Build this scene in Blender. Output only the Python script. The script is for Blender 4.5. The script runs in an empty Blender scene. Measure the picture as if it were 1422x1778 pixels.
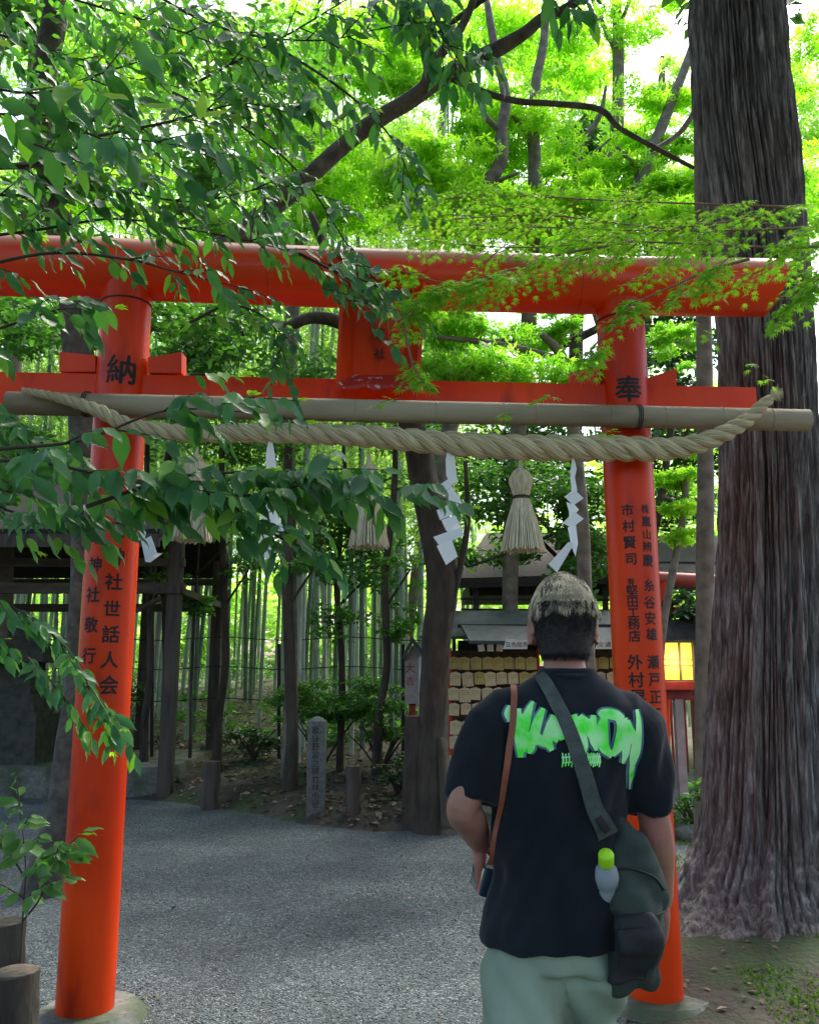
import bpy, bmesh, math, random
import numpy as np
from mathutils import Vector, Matrix, noise
R = math.radians
random.seed(7); rng = np.random.default_rng(11)
SC = bpy.context.scene; COL = SC.collection
# ------------------------------------------------------------------ camera
CAMZ, F, TH = 1.53, 1500.0, R(10.6)
cam = bpy.data.cameras.new('camera'); camo = bpy.data.objects.new('camera', cam); COL.objects.link(camo)
camo.location = (0, 0, CAMZ); camo.rotation_euler = (R(90) + TH, 0, 0)
cam.sensor_fit = 'VERTICAL'; cam.sensor_height = 36; cam.lens = 36 * F / 1778; cam.clip_end = 600; cam.clip_start = 0.05
SC.camera = camo
# ------------------------------------------------------------------ light
w = bpy.data.worlds.new('World'); SC.world = w; w.use_nodes = True
nt = w.node_tree; bg = nt.nodes['Background']; sky = nt.nodes.new('ShaderNodeTexSky')
sky.sky_type = 'NISHITA'; sky.sun_disc = False; sky.sun_elevation = R(58); sky.sun_rotation = R(30)
sky.dust_density = 4.0; sky.air_density = 1.0; sky.ozone_density = 1.0
nt.links.new(sky.outputs[0], bg.inputs[0]); bg.inputs[1].default_value = 0.15
sl = bpy.data.lights.new('sun', 'SUN'); sl.energy = 3.6; sl.angle = R(24); sl.color = (1, .96, .88)
so = bpy.data.objects.new('sun', sl); COL.objects.link(so)
# toward the sun: azimuth measured from +Y clockwise = sky.sun_rotation
az, el = R(30), R(58)
sd = Vector((math.sin(az) * math.cos(el), math.cos(az) * math.cos(el), math.sin(el)))
so.rotation_euler = sd.to_track_quat('Z', 'Y').to_euler(); so.location = (0, 0, 30)
vs = SC.view_settings; vs.view_transform = 'Standard'; vs.look = 'None'; vs.gamma = 1; vs.exposure = 1.62
SC.cycles.use_denoising = True
SC.cycles.max_bounces = 8; SC.cycles.diffuse_bounces = 4; SC.cycles.glossy_bounces = 2; SC.cycles.transmission_bounces = 5
SC.cycles.caustics_reflective = False; SC.cycles.caustics_refractive = False
SC.cycles.sample_clamp_indirect = 6
# ------------------------------------------------------------------ picture -> world
CT, ST = math.cos(TH), math.sin(TH)
def ray(px, py):
    u, v = (px - 711) / F, (889 - py) / F
    return u, CT - v * ST, ST + v * CT
def P(px, py, Y):
    x, y, z = ray(px, py); t = Y / y
    return Vector((x * t, Y, CAMZ + z * t))
def G(px, py, z0=0.0):
    x, y, z = ray(px, py); t = (z0 - CAMZ) / z
    return Vector((x * t, y * t, z0))
# ------------------------------------------------------------------ tagging
def tag(o, label=None, cat=None, group=None, kind=None):
    if label: o['label'] = label
    if cat: o['category'] = cat
    if group: o['group'] = group
    if kind: o['kind'] = kind
    return o
def empty(name, loc=(0, 0, 0), label=None, cat=None, group=None):
    o = bpy.data.objects.new(name, None); COL.objects.link(o); o.location = loc
    o.empty_display_size = .1
    return tag(o, label, cat, group)
def link(name, me, mat=None, parent=None):
    o = bpy.data.objects.new(name, me); COL.objects.link(o)
    if mat is not None: me.materials.append(mat)
    if parent is not None:
        o.parent = parent
        o.matrix_parent_inverse = Matrix.Translation(-Vector(parent_world(parent)))
    return o
def parent_world(p):
    return p.location.copy() if p.type == 'EMPTY' else Vector((0, 0, 0))
def copy_tree(o, parent=None):
    c = o.copy(); COL.objects.link(c)
    if parent is not None: c.parent = parent; c.matrix_parent_inverse = o.matrix_parent_inverse.copy()
    for ch in [k for k in bpy.data.objects if k.parent == o]: copy_tree(ch, c)
    return c
# ------------------------------------------------------------------ materials
def mat(name, col, rough=.6, col2=None, scale=8, bump=0, bscale=40, spec=.4, metal=0, coat=0, stretch=(1,1,1), detail=6, lo=.35, hi=.65, coords='Object', bdist=.01, col3=None, s3=2.0, lo3=.45, hi3=.6):
    m = bpy.data.materials.new(name); m.use_nodes = True; n = m.node_tree; b = n.nodes['Principled BSDF']
    b.inputs['Base Color'].default_value = (*col, 1); b.inputs['Roughness'].default_value = rough
    b.inputs['Specular IOR Level'].default_value = spec; b.inputs['Metallic'].default_value = metal
    b.inputs['Coat Weight'].default_value = coat; b.inputs['Coat Roughness'].default_value = .15
    tc = n.nodes.new('ShaderNodeTexCoord'); mp = n.nodes.new('ShaderNodeMapping'); mp.inputs['Scale'].default_value = stretch
    n.links.new(tc.outputs[coords], mp.inputs[0])
    last = None
    def layer(prev, c2, sc, lo, hi):
        t = n.nodes.new('ShaderNodeTexNoise'); t.inputs['Scale'].default_value = sc; t.inputs['Detail'].default_value = detail
        n.links.new(mp.outputs[0], t.inputs['Vector'])
        mr = n.nodes.new('ShaderNodeMapRange'); mr.inputs[1].default_value = lo; mr.inputs[2].default_value = hi
        n.links.new(t.outputs[0], mr.inputs[0])
        mx = n.nodes.new('ShaderNodeMix'); mx.data_type = 'RGBA'
        n.links.new(mr.outputs[0], mx.inputs[0])
        if prev is None: mx.inputs[6].default_value = (*col, 1)
        else: n.links.new(prev, mx.inputs[6])
        mx.inputs[7].default_value = (*c2, 1)
        return mx.outputs[2]
    if col2: last = layer(None, col2, scale, lo, hi)
    if col3: last = layer(last, col3, s3, lo3, hi3)
    if last is not None: n.links.new(last, b.inputs['Base Color'])
    if bump:
        t = n.nodes.new('ShaderNodeTexNoise'); t.inputs['Scale'].default_value = bscale; t.inputs['Detail'].default_value = 8
        n.links.new(mp.outputs[0], t.inputs['Vector'])
        bp = n.nodes.new('ShaderNodeBump'); bp.inputs['Strength'].default_value = bump; bp.inputs['Distance'].default_value = bdist
        n.links.new(t.outputs[0], bp.inputs['Height']); n.links.new(bp.outputs[0], b.inputs['Normal'])
    return m
def leafmat(name, c1, c2, c3=None, rough=.4, trans=.35, tcol=None, spec=.5, p3=.06):
    m = bpy.data.materials.new(name); m.use_nodes = True; n = m.node_tree; b = n.nodes['Principled BSDF']; out = n.nodes['Material Output']
    g = n.nodes.new('ShaderNodeNewGeometry'); r = n.nodes.new('ShaderNodeValToRGB')
    n.links.new(g.outputs['Random Per Island'], r.inputs[0])
    e = r.color_ramp.elements; e[0].position = 0; e[0].color = (*c1, 1); e[1].position = 1 - p3 if c3 else 1; e[1].color = (*c2, 1)
    if c3:
        k = e.new(1 - p3 + .01); k.color = (*c3, 1)
    n.links.new(r.outputs[0], b.inputs['Base Color']); b.inputs['Roughness'].default_value = rough; b.inputs['Specular IOR Level'].default_value = spec
    tr = n.nodes.new('ShaderNodeBsdfTranslucent')
    mul = n.nodes.new('ShaderNodeMix'); mul.data_type = 'RGBA'; mul.blend_type = 'MULTIPLY'; mul.inputs[0].default_value = 1
    n.links.new(r.outputs[0], mul.inputs[6]); mul.inputs[7].default_value = (*(tcol or (1.6, 1.9, .6)), 1)
    n.links.new(mul.outputs[2], tr.inputs[0])
    mx = n.nodes.new('ShaderNodeMixShader'); mx.inputs[0].default_value = trans
    n.links.new(b.outputs[0], mx.inputs[1]); n.links.new(tr.outputs[0], mx.inputs[2]); n.links.new(mx.outputs[0], out.inputs[0])
    return m
# ------------------------------------------------------------------ mesh builder
class MB:
    def __init__(s): s.v = []; s.f = []; s.uv = []
    def add(s, vs, fs, uvs=None):
        k = len(s.v); s.v += [tuple(a) for a in vs]; s.f += [tuple(i + k for i in f) for f in fs]
        s.uv += uvs if uvs else [[(0, 0)] * len(f) for f in fs]
        return s
    def box(s, c, d, rot=None, taper=1.0, bev=0):
        c = Vector(c); hx, hy, hz = d[0] / 2, d[1] / 2, d[2] / 2
        if bev:
            bm = bmesh.new(); bmesh.ops.create_cube(bm, size=1)
            for q in bm.verts:
                q.co = Vector((q.co.x * d[0], q.co.y * d[1], q.co.z * d[2]))
                if q.co.z > 0: q.co.x *= taper; q.co.y *= taper
            bmesh.ops.bevel(bm, geom=bm.edges[:], offset=bev, segments=2, affect='EDGES', profile=.6)
            vs = [(rot @ q.co if rot else q.co) + c for q in bm.verts]; bm.verts.index_update()
            fs = [[q.index for q in f.verts] for f in bm.faces]; bm.free(); return s.add(vs, fs)
        vs = []
        for z in (-hz, hz):
            t = taper if z > 0 else 1
            for x, y in ((-hx, -hy), (hx, -hy), (hx, hy), (-hx, hy)):
                p = Vector((x * t, y * t, z)); vs.append((rot @ p if rot else p) + c)
        return s.add(vs, [(3, 2, 1, 0), (4, 5, 6, 7), (0, 1, 5, 4), (1, 2, 6, 5), (2, 3, 7, 6), (3, 0, 4, 7)])
    def tube(s, pts, rad, n=10, cap=True, wob=None):
        pts = [Vector(p) for p in pts]; m = len(pts)
        if not hasattr(rad, '__len__'): rad = [rad] * m
        t0 = (pts[1] - pts[0]).normalized(); a = t0.orthogonal().normalized()
        vs, L = [], 0; Ls = []
        for i, p in enumerate(pts):
            t = (pts[min(i + 1, m - 1)] - pts[max(i - 1, 0)])
            t = t.normalized() if t.length > 1e-9 else t0
            a = (a - t * a.dot(t)).normalized(); b = t.cross(a)
            if i: L += (p - pts[i - 1]).length
            Ls.append(L)
            for k in range(n):
                an = 2 * math.pi * k / n; r = rad[i]
                if wob: r *= 1 + wob * noise.noise(Vector((math.cos(an) * 1.5, math.sin(an) * 1.5, L * 2.0 + pts[0].x * 7)))
                vs.append(p + (a * math.cos(an) + b * math.sin(an)) * r)
        fs, uv = [], []
        for i in range(m - 1):
            for k in range(n):
                k2 = (k + 1) % n
                fs.append((i * n + k, i * n + k2, (i + 1) * n + k2, (i + 1) * n + k))
                uv.append([(k / n, Ls[i]), ((k + 1) / n, Ls[i]), ((k + 1) / n, Ls[i + 1]), (k / n, Ls[i + 1])])
        if cap:
            fs.append(tuple(range(n - 1, -1, -1))); uv.append([(0, 0)] * n)
            fs.append(tuple((m - 1) * n + k for k in range(n))); uv.append([(0, 0)] * n)
        return s.add(vs, fs, uv)
    def lathe(s, prof, c=(0, 0, 0), n=24, sx=1, sy=1):
        c = Vector(c); vs = []
        for r, z in prof:
            for k in range(n):
                an = 2 * math.pi * k / n; vs.append(c + Vector((r * sx * math.cos(an), r * sy * math.sin(an), z)))
        fs = [(i * n + k, i * n + (k + 1) % n, (i + 1) * n + (k + 1) % n, (i + 1) * n + k) for i in range(len(prof) - 1) for k in range(n)]
        fs.append(tuple(range(n - 1, -1, -1))); fs.append(tuple((len(prof) - 1) * n + k for k in range(n)))
        return s.add(vs, fs)
    def loft(s, rings, n=24, p=2.0):
        """rings: (cx, cy, cz, rx, ry[, tiltdir]) horizontal superellipses"""
        vs = []
        for rg in rings:
            cx, cy, cz, rx, ry = rg[:5]; tz = rg[5] if len(rg) > 5 else 0
            for k in range(n):
                an = 2 * math.pi * k / n; c_, s_ = math.cos(an), math.sin(an)
                x = rx * math.copysign(abs(c_) ** (2 / p), c_); y = ry * math.copysign(abs(s_) ** (2 / p), s_)
                vs.append((cx + x, cy + y, cz + tz * x))
        m = len(rings)
        fs = [(i * n + k, i * n + (k + 1) % n, (i + 1) * n + (k + 1) % n, (i + 1) * n + k) for i in range(m - 1) for k in range(n)]
        fs.append(tuple(range(n - 1, -1, -1))); fs.append(tuple((m - 1) * n + k for k in range(n)))
        return s.add(vs, fs)
    def prism(s, poly, d):
        """closed polygon (3-D points) pushed along vector d"""
        d = Vector(d); n = len(poly); a = [Vector(p) for p in poly]
        vs = a + [p + d for p in a]
        fs = [tuple(range(n)), tuple(range(2 * n - 1, n - 1, -1))] + [(i, i + n, (i + 1) % n + n, (i + 1) % n) for i in range(n)]
        return s.add(vs, fs)
    def mesh(s, name, smooth=False, fix=True):
        me = bpy.data.meshes.new(name); me.from_pydata(s.v, [], s.f)
        uvl = me.uv_layers.new(name='UVMap'); flat = [c for f in s.uv for q in f for c in q]
        if len(flat) == len(me.loops) * 2: uvl.data.foreach_set('uv', flat)
        if fix:
            bm = bmesh.new(); bm.from_mesh(me); bmesh.ops.recalc_face_normals(bm, faces=bm.faces); bm.to_mesh(me); bm.free()
        if smooth: me.polygons.foreach_set('use_smooth', [True] * len(me.polygons))
        me.update(); return me
    def build(s, name, m=None, parent=None, smooth=False, auto=False):
        me = s.mesh(name, smooth or auto)
        o = link(name, me, m, parent)
        if auto:
            me.set_sharp_from_angle(angle=R(38))
        return o
def spline(pts, k=6):
    """Catmull-Rom through tuples of any size"""
    pts = [np.array(p, float) for p in pts]; out = []
    q = [2 * pts[0] - pts[1]] + pts + [2 * pts[-1] - pts[-2]]
    for i in range(1, len(q) - 2):
        for j in range(k):
            t = j / k; a, b, c, d = q[i - 1], q[i], q[i + 1], q[i + 2]
            out.append(.5 * ((2 * b) + (-a + c) * t + (2 * a - 5 * b + 4 * c - d) * t * t + (-a + 3 * b - 3 * c + d) * t ** 3))
    out.append(pts[-1]); return out
def npmesh(name, V, Fc, m, parent=None, smooth=False):
    me = bpy.data.meshes.new(name); V = np.asarray(V, np.float32); Fc = np.asarray(Fc, np.int32); k = Fc.shape[1]
    me.vertices.add(len(V)); me.vertices.foreach_set('co', V.ravel())
    me.loops.add(Fc.size); me.loops.foreach_set('vertex_index', Fc.ravel())
    me.polygons.add(len(Fc)); me.polygons.foreach_set('loop_start', np.arange(len(Fc), dtype=np.int32) * k)
    me.update(calc_edges=True)
    if smooth: me.polygons.foreach_set('use_smooth', np.ones(len(Fc), bool))
    return link(name, me, m, parent)
# leaf templates: x along the leaf, y across, z up
def t_oval(wd=.21, droop=.2):
    s_ = [0, .10, .28, .52, .76, .92, 1.06]; hw = [0, wd * .45, wd * .88, wd, wd * .68, wd * .26, 0]
    V = [(0, 0, 0)]; T = []
    for i in range(1, 6):
        z = -droop * s_[i] ** 2 + .04 * math.sin(s_[i] * 9)
        V += [(s_[i], hw[i], z + hw[i] * .28), (s_[i], 0, z), (s_[i], -hw[i], z + hw[i] * .28)]
    V.append((s_[6], 0, -droop * 1.25))
    T += [(0, 2, 1), (0, 3, 2)]
    for a in (1, 4, 7, 10):
        l, m_, r_, l2, m2, r2 = a, a + 1, a + 2, a + 3, a + 4, a + 5
        T += [(l, m2, l2), (l, m_, m2), (m_, r2, m2), (m_, r_, r2)]
    T += [(13, 14, 16), (14, 15, 16)]
    return np.array(V, float), np.array(T)
def t_oval_low(wd=.23, droop=.2):
    return np.array([(0, 0, 0), (.35, wd, .05), (.75, wd * .7, -.06), (1.03, 0, -droop), (.75, -wd * .7, -.06), (.35, -wd, .05), (.4, 0, -.02)], float), np.array([(6, 1, 0), (6, 2, 1), (6, 3, 2), (6, 4, 3), (6, 5, 4), (6, 0, 5)])
def t_star(n=7):
    V = [(.28, 0, 0)]; ang = [R(a) for a in (-128, -85, -42, 0, 42, 85, 128)]; ln = [.38, .62, .8, .95, .8, .62, .38]
    for i, (a, l) in enumerate(zip(ang, ln)):
        if i: 
            am = (a + ang[i - 1]) / 2; V.append((.28 + .22 * math.cos(am), .22 * math.sin(am), .01))
        V.append((.28 + l * math.cos(a), l * math.sin(a), -.10 * l))
    V.append((.1, 0, 0))
    m = len(V) - 1; T = [(0, i, i + 1) for i in range(1, m)] + [(0, m, 1)]
    return np.array(V, float), np.array(T)
def t_dia(wd=.28):
    return np.array([(0, 0, 0), (.5, wd, .06), (1, 0, -.08), (.5, -wd, .06)], float), np.array([(0, 3, 2), (0, 2, 1)])
def t_tri():
    V = [(0, 0, 0)]; T = []
    for a in (-70, 0, 70):
        c, s_ = math.cos(R(a)), math.sin(R(a)); k = len(V)
        for x, y in ((.45, .16), (1, 0), (.45, -.16)): V.append((x * c - y * s_, x * s_ + y * c, -.1 * x))
        T += [(0, k + 2, k + 1), (0, k + 1, k)]
    return np.array(V, float), np.array(T)
OVAL, STAR, DIA, TRI = t_oval_low(), t_star(), t_dia(), t_tri()
def nrm(a): return a / np.maximum(np.linalg.norm(a, axis=-1, keepdims=True), 1e-9)
def place(tmpl, pos, ax, up, size):
    V, T = tmpl; x = nrm(ax); y = nrm(np.cross(up, x)); z = np.cross(x, y); N = len(pos)
    W = (V[None, :, 0, None] * x[:, None] + V[None, :, 1, None] * y[:, None] + V[None, :, 2, None] * z[:, None]) * size[:, None, None] + pos[:, None]
    Fc = T[None] + (np.arange(N) * len(V))[:, None, None]
    return W.reshape(-1, 3), Fc.reshape(-1, 3)
def merge(lst):
    Vs, Fs, k = [], [], 0
    for V, Fc in lst: Vs.append(V); Fs.append(Fc + k); k += len(V)
    return np.concatenate(Vs), np.concatenate(Fs)
def cloud(n, c, r, tmpl, size, flat=.6, pads=12, padr=.35, jitter=.25):
    """n leaves in flattened pads spread through an ellipsoid"""
    c = np.array(c, float); r = np.array(r, float)
    d = nrm(rng.normal(size=(pads, 3))) * (rng.random((pads, 1)) ** .4) * .85
    pc = c + d * r
    idx = rng.integers(0, pads, n)
    off = nrm(rng.normal(size=(n, 3))) * (rng.random((n, 1)) ** .5) * padr * r.max()
    off[:, 2] *= flat * .6
    pos = pc[idx] + off
    ax = nrm(rng.normal(size=(n, 3)) * [1, 1, .35] + off * .5); up = nrm(rng.normal(size=(n, 3)) * jitter * 2 + [0, 0, 1])
    return place(tmpl, pos, ax, up, size * (.6 + .8 * rng.random(n))), pc
# ------------------------------------------------------------------ text
_tc = {}
def glyph(ch, size, bold=.0):
    key = (ch, bold)
    if key not in _tc:
        cu = bpy.data.curves.new('t', 'FONT'); cu.body = ch; cu.size = 1; cu.offset = bold; cu.fill_mode = 'FRONT'; cu.resolution_u = 3
        ob = bpy.data.objects.new('t', cu); COL.objects.link(ob)
        dg = bpy.context.evaluated_depsgraph_get(); me = bpy.data.meshes.new_from_object(ob.evaluated_get(dg))
        vs = [v.co.copy() for v in me.vertices]; fs = [tuple(p.vertices) for p in me.polygons]
        bpy.data.objects.remove(ob); bpy.data.curves.remove(cu); bpy.data.meshes.remove(me)
        if vs:
            x0, x1 = min(v.x for v in vs), max(v.x for v in vs); y0, y1 = min(v.y for v in vs), max(v.y for v in vs)
            vs = [Vector((v.x - (x0 + x1) / 2, v.y - (y0 + y1) / 2, 0)) for v in vs]
        _tc[key] = (vs, fs)
    vs, fs = _tc[key]; return [v * size for v in vs], fs
# ================================================================== palette
M = {}
M['red'] = mat('vermilion_paint', (.86, .062, .002), .40, (.60, .030, .002), 2.2, bump=.5, bscale=9, coat=.06, spec=.22, bdist=.006, stretch=(1, 1, .35), col3=(.30, .020, .008), s3=7, lo3=.57, hi3=.80)
M['red_beam'] = None
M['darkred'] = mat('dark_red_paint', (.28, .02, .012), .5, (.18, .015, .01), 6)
M['black'] = mat('black_lacquer', (.012, .010, .010), .6)
M['stone'] = mat('granite', (.20, .20, .18), .9, (.12, .13, .11), 30, bump=.5, bscale=60, col3=(.07, .09, .05), s3=3)
M['oldwood'] = mat('weathered_wood', (.10, .08, .062), .85, (.05, .042, .035), 14, bump=.6, bscale=24, stretch=(1, 1, .12))
M['beamwood'] = mat('roof_beam_wood', (.12, .10, .07), .85, (.06, .05, .04), 10, bump=.4, bscale=24, stretch=(.2, 1, 1))
M['darkwood'] = mat('dark_timber', (.035, .03, .028), .85, (.02, .018, .016), 10)  # near-black brown timber, mottled by noise
M['shake'] = mat('bark_roof', (.032, .030, .029), .95, (.018, .018, .018), 18, bump=.8, bscale=40)
M['copper'] = mat('copper_roof', (.055, .085, .085), .6, (.035, .05, .055), 9, bump=.2, bscale=20)
M['barkroof'] = mat('cypress_bark_roof', (.045, .036, .03), .9, (.025, .021, .019), 18, bump=.6, bscale=40)
M['white'] = mat('white_board', (.72, .72, .70), .6, (.6, .6, .58), 8)
M['paper'] = mat('white_paper', (.93, .92, .90), .7, (.88, .87, .86), 5)
M['ema'] = mat('pale_plaque_wood', (.80, .66, .40), .7, (.68, .55, .33), 22, stretch=(1, 1, 5))
M['ema2'] = mat('old_plaque_wood', (.58, .48, .17), .7, (.46, .38, .14), 12)
M['pole'] = mat('aged_bamboo', (.31, .24, .16), .75, (.13, .10, .068), 7, bump=.25, bscale=60, stretch=(.25, 1, 1), col3=(.42, .35, .25), s3=2.5, spec=.15)
M['bark'] = mat('brown_bark', (.085, .064, .046), .95, (.035, .028, .022), 9, bump=1, bscale=26, stretch=(1, 1, .35), col3=(.10, .095, .07), s3=1.6, lo3=.55, hi3=.7, bdist=.02)
M['palebark'] = mat('pale_maple_bark', (.24, .20, .155), .9, (.13, .11, .085), 9, bump=.6, bscale=30)
M['limb'] = mat('grey_limb_bark', (.13, .115, .09), .95, (.06, .055, .042), 10, bump=1, bscale=30, bdist=.02)
M['twig'] = mat('twig_bark', (.07, .05, .035), .9, (.045, .035, .025), 10)
M['greentwig'] = mat('green_twig', (.16, .17, .06), .8)
M['pinktwig'] = mat('reddish_twig', (.22, .13, .08), .8)
L = {}
L['camellia'] = leafmat('dark_glossy_leaf', (.035, .135, .055), (.11, .29, .09), (.20, .40, .06), rough=.38, trans=.36, tcol=(1.4, 1.8, .5), spec=.55, p3=.10)
L['fresh'] = leafmat('fresh_leaf', (.22, .40, .04), (.32, .48, .06), rough=.4, trans=.5)
L['maple_near'] = leafmat('maple_leaf', (.14, .34, .03), (.26, .48, .06), (.42, .5, .14), rough=.5, trans=.5, p3=.05)
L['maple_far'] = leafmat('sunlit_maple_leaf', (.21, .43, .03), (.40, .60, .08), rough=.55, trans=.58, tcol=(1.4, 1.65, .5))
L['mid'] = leafmat('green_leaf', (.05, .15, .035), (.10, .24, .05), rough=.45, trans=.4)
L['dark'] = leafmat('dark_leaf', (.018, .055, .022), (.04, .11, .035), rough=.4, trans=.25)
L['bamboo'] = leafmat('bamboo_leaf', (.18, .30, .10), (.38, .50, .24), rough=.5, trans=.5)
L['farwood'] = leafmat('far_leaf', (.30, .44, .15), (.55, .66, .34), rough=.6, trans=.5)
L['litter'] = leafmat('fallen_leaf', (.07, .05, .03), (.28, .21, .14), rough=.8, trans=.05, tcol=(1, 1, 1))
# ================================================================== ground
bpx = [(-900, 1385), (-200, 1385), (0, 1386), (220, 1388), (300, 1392), (450, 1413), (540, 1432), (650, 1445), (750, 1441), (790, 1415), (800, 1372), (900, 1345), (1235, 1335)]
BW = [G(*p) for p in bpx]
def Yb(x):
    if x <= BW[0].x: return BW[0].y
    for a, b in zip(BW, BW[1:]):
        if a.x <= x <= b.x: return a.y + (b.y - a.y) * (x - a.x) / max(b.x - a.x, 1e-6)
    return BW[-1].y
CED = Vector((2.25, 5.4, 0))
def tz(x, y):
    z = 0.0
    d = y - Yb(x)
    if d > 0:
        s_ = min(1, d / .45); s_ = s_ * s_ * (3 - 2 * s_)
        k = 1 if x < .8 else max(0, 1 - (x - .8) / 1.2)
        z = .16 * s_ * k + (.085 * k + .02 * (1 - k)) * min(max(0, d - .3), 22)
    r = math.hypot(x - CED.x, (y - CED.y))
    if x > 1.0 and y < 9: z += .26 * max(0, 1 - r / 1.9) ** 1.3
    if z > .001: z += .03 * noise.noise(Vector((x * 1.3, y * 1.3, 0))) * min(1, z * 6)
    return z
xs = np.concatenate([[-250, -120, -60, -35, -24], np.arange(-18, 12.01, .2), [15, 20, 28, 40, 70, 130, 250]])
ys = np.concatenate([[-250, -100, -40, -15, -8], np.arange(-4, 9, .25), np.arange(9, 15, .14), np.arange(15, 34, .4), [38, 45, 60, 90, 150, 250]])
V = [(x, y, tz(x, y) - .004) for y in ys for x in xs]; nx = len(xs)
Fc = [(j * nx + i, j * nx + i + 1, (j + 1) * nx + i + 1, (j + 1) * nx + i) for j in range(len(ys) - 1) for i in range(nx - 1)]
m = mat('forest_soil', (.085, .072, .055), .95, (.04, .035, .026), 4, bump=1, bscale=30, bdist=.03, col3=(.05, .072, .028), s3=1.6, lo3=.5, hi3=.6)
tag(npmesh('ground', V, Fc, m, smooth=True), kind='structure')
# gravel
m = bpy.data.materials.new('blue_grey_gravel'); m.use_nodes = True; n = m.node_tree; b = n.nodes['Principled BSDF']; b.inputs['Roughness'].default_value = .85
tc = n.nodes.new('ShaderNodeTexCoord')
vo = n.nodes.new('ShaderNodeTexVoronoi'); vo.inputs['Scale'].default_value = 88; vo.inputs['Randomness'].default_value = 1; n.links.new(tc.outputs['Object'], vo.inputs['Vector'])
sep = n.nodes.new('ShaderNodeSeparateColor'); n.links.new(vo.outputs['Color'], sep.inputs[0])
cr = n.nodes.new('ShaderNodeValToRGB'); n.links.new(sep.outputs[0], cr.inputs[0]); e = cr.color_ramp.elements
e[0].color = (.05, .066, .068, 1); e[1].position = .85; e[1].color = (.18, .22, .222, 1); k = e.new(.98); k.color = (.36, .39, .39, 1)
no = n.nodes.new('ShaderNodeTexNoise'); no.inputs['Scale'].default_value = 1.4; no.inputs['Detail'].default_value = 8; n.links.new(tc.outputs['Object'], no.inputs['Vector'])
mr = n.nodes.new('ShaderNodeMapRange'); mr.inputs[1].default_value = .3; mr.inputs[2].default_value = .7; mr.inputs[3].default_value = .52; mr.inputs[4].default_value = 1.12; n.links.new(no.outputs[0], mr.inputs[0])
mx = n.nodes.new('ShaderNodeMix'); mx.data_type = 'RGBA'; mx.blend_type = 'MULTIPLY'; mx.inputs[0].default_value = 1; n.links.new(cr.outputs[0], mx.inputs[6]); n.links.new(mr.outputs[0], mx.inputs[7]); n.links.new(mx.outputs[2], b.inputs['Base Color'])
n2 = n.nodes.new('ShaderNodeTexNoise'); n2.inputs['Scale'].default_value = 14; n2.inputs['Detail'].default_value = 6; n.links.new(tc.outputs['Object'], n2.inputs['Vector'])
ad = n.nodes.new('ShaderNodeMath'); ad.operation = 'MULTIPLY_ADD'; ad.inputs[1].default_value = -1.0; n.links.new(vo.outputs['Distance'], ad.inputs[0]); n.links.new(n2.outputs[0], ad.inputs[2])
bp = n.nodes.new('ShaderNodeBump'); bp.inputs['Strength'].default_value = 1; bp.inputs['Distance'].default_value = .02; n.links.new(ad.outputs[0], bp.inputs['Height']); n.links.new(bp.outputs[0], b.inputs['Normal'])
edge = [G(*p) for p in [(1300, 1335), (1270, 1362), (1222, 1392), (1205, 1440), (1190, 1480), (1183, 1560), (1150, 1700), (1085, 1778)]] + [Vector((.9, 2.2, 0)), Vector((.9, -6, 0)), Vector((-9, -6, 0)), Vector((-9, 9, 0))]
poly = [p for p in BW[1:]] + edge
bm = bmesh.new(); f = bm.faces.new([bm.verts.new((p.x, p.y, .002)) for p in poly]); bmesh.ops.triangulate(bm, faces=[f]); bmesh.ops.recalc_face_normals(bm, faces=bm.faces)
me = bpy.data.meshes.new('gravel_path'); bm.to_mesh(me); bm.free()
if me.polygons[0].normal.z < 0: me.flip_normals()
tag(link('gravel_path', me, m), kind='structure')
# loose gravel stones as real little lumps near the camera
bm = bmesh.new(); bmesh.ops.create_icosphere(bm, subdivisions=1, radius=1); sv = np.array([v.co[:] for v in bm.verts]); sf = np.array([[v.index for v in f.verts] for f in bm.faces]); bm.free()
def stones(n, xr, yr, s0, s1, test):
    p = np.stack([rng.uniform(*xr, n), rng.uniform(*yr, n)], 1)
    p = p[[test(a, b) for a, b in p]]; N = len(p); sz = rng.uniform(s0, s1, N)
    q = sv[None] * (rng.uniform(.6, 1.3, (N, 1, 3)) * [1, 1, .6]) * sz[:, None, None] + rng.normal(size=(N, 12, 3)) * .12 * sz[:, None, None]
    q += np.concatenate([p, np.full((N, 1), .003)], 1)[:, None]
    return q.reshape(-1, 3), (sf[None] + (np.arange(N) * 12)[:, None, None]).reshape(-1, 3)
def ongravel(x, y):
    if y > Yb(x) - .05: return False
    return x < 1.15 + .08 * max(0, y - 4) or y > 9
gm = leafmat('loose_gravel_stone', (.045, .06, .062), (.17, .205, .21), (.36, .39, .39), rough=.8, trans=0, p3=.02)
V1, F1 = stones(26000, (-2.2, 1.3), (3.2, 7.5), .003, .0075, ongravel); V2, F2 = stones(9000, (-3.2, 2.2), (6.5, 12), .004, .009, ongravel)
V, Fc = merge([(V1, F1), (V2, F2)]); tag(npmesh('loose_gravel', V, Fc, gm), 'small grey stones scattered over the gravel path', 'gravel', kind='stuff')
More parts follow.
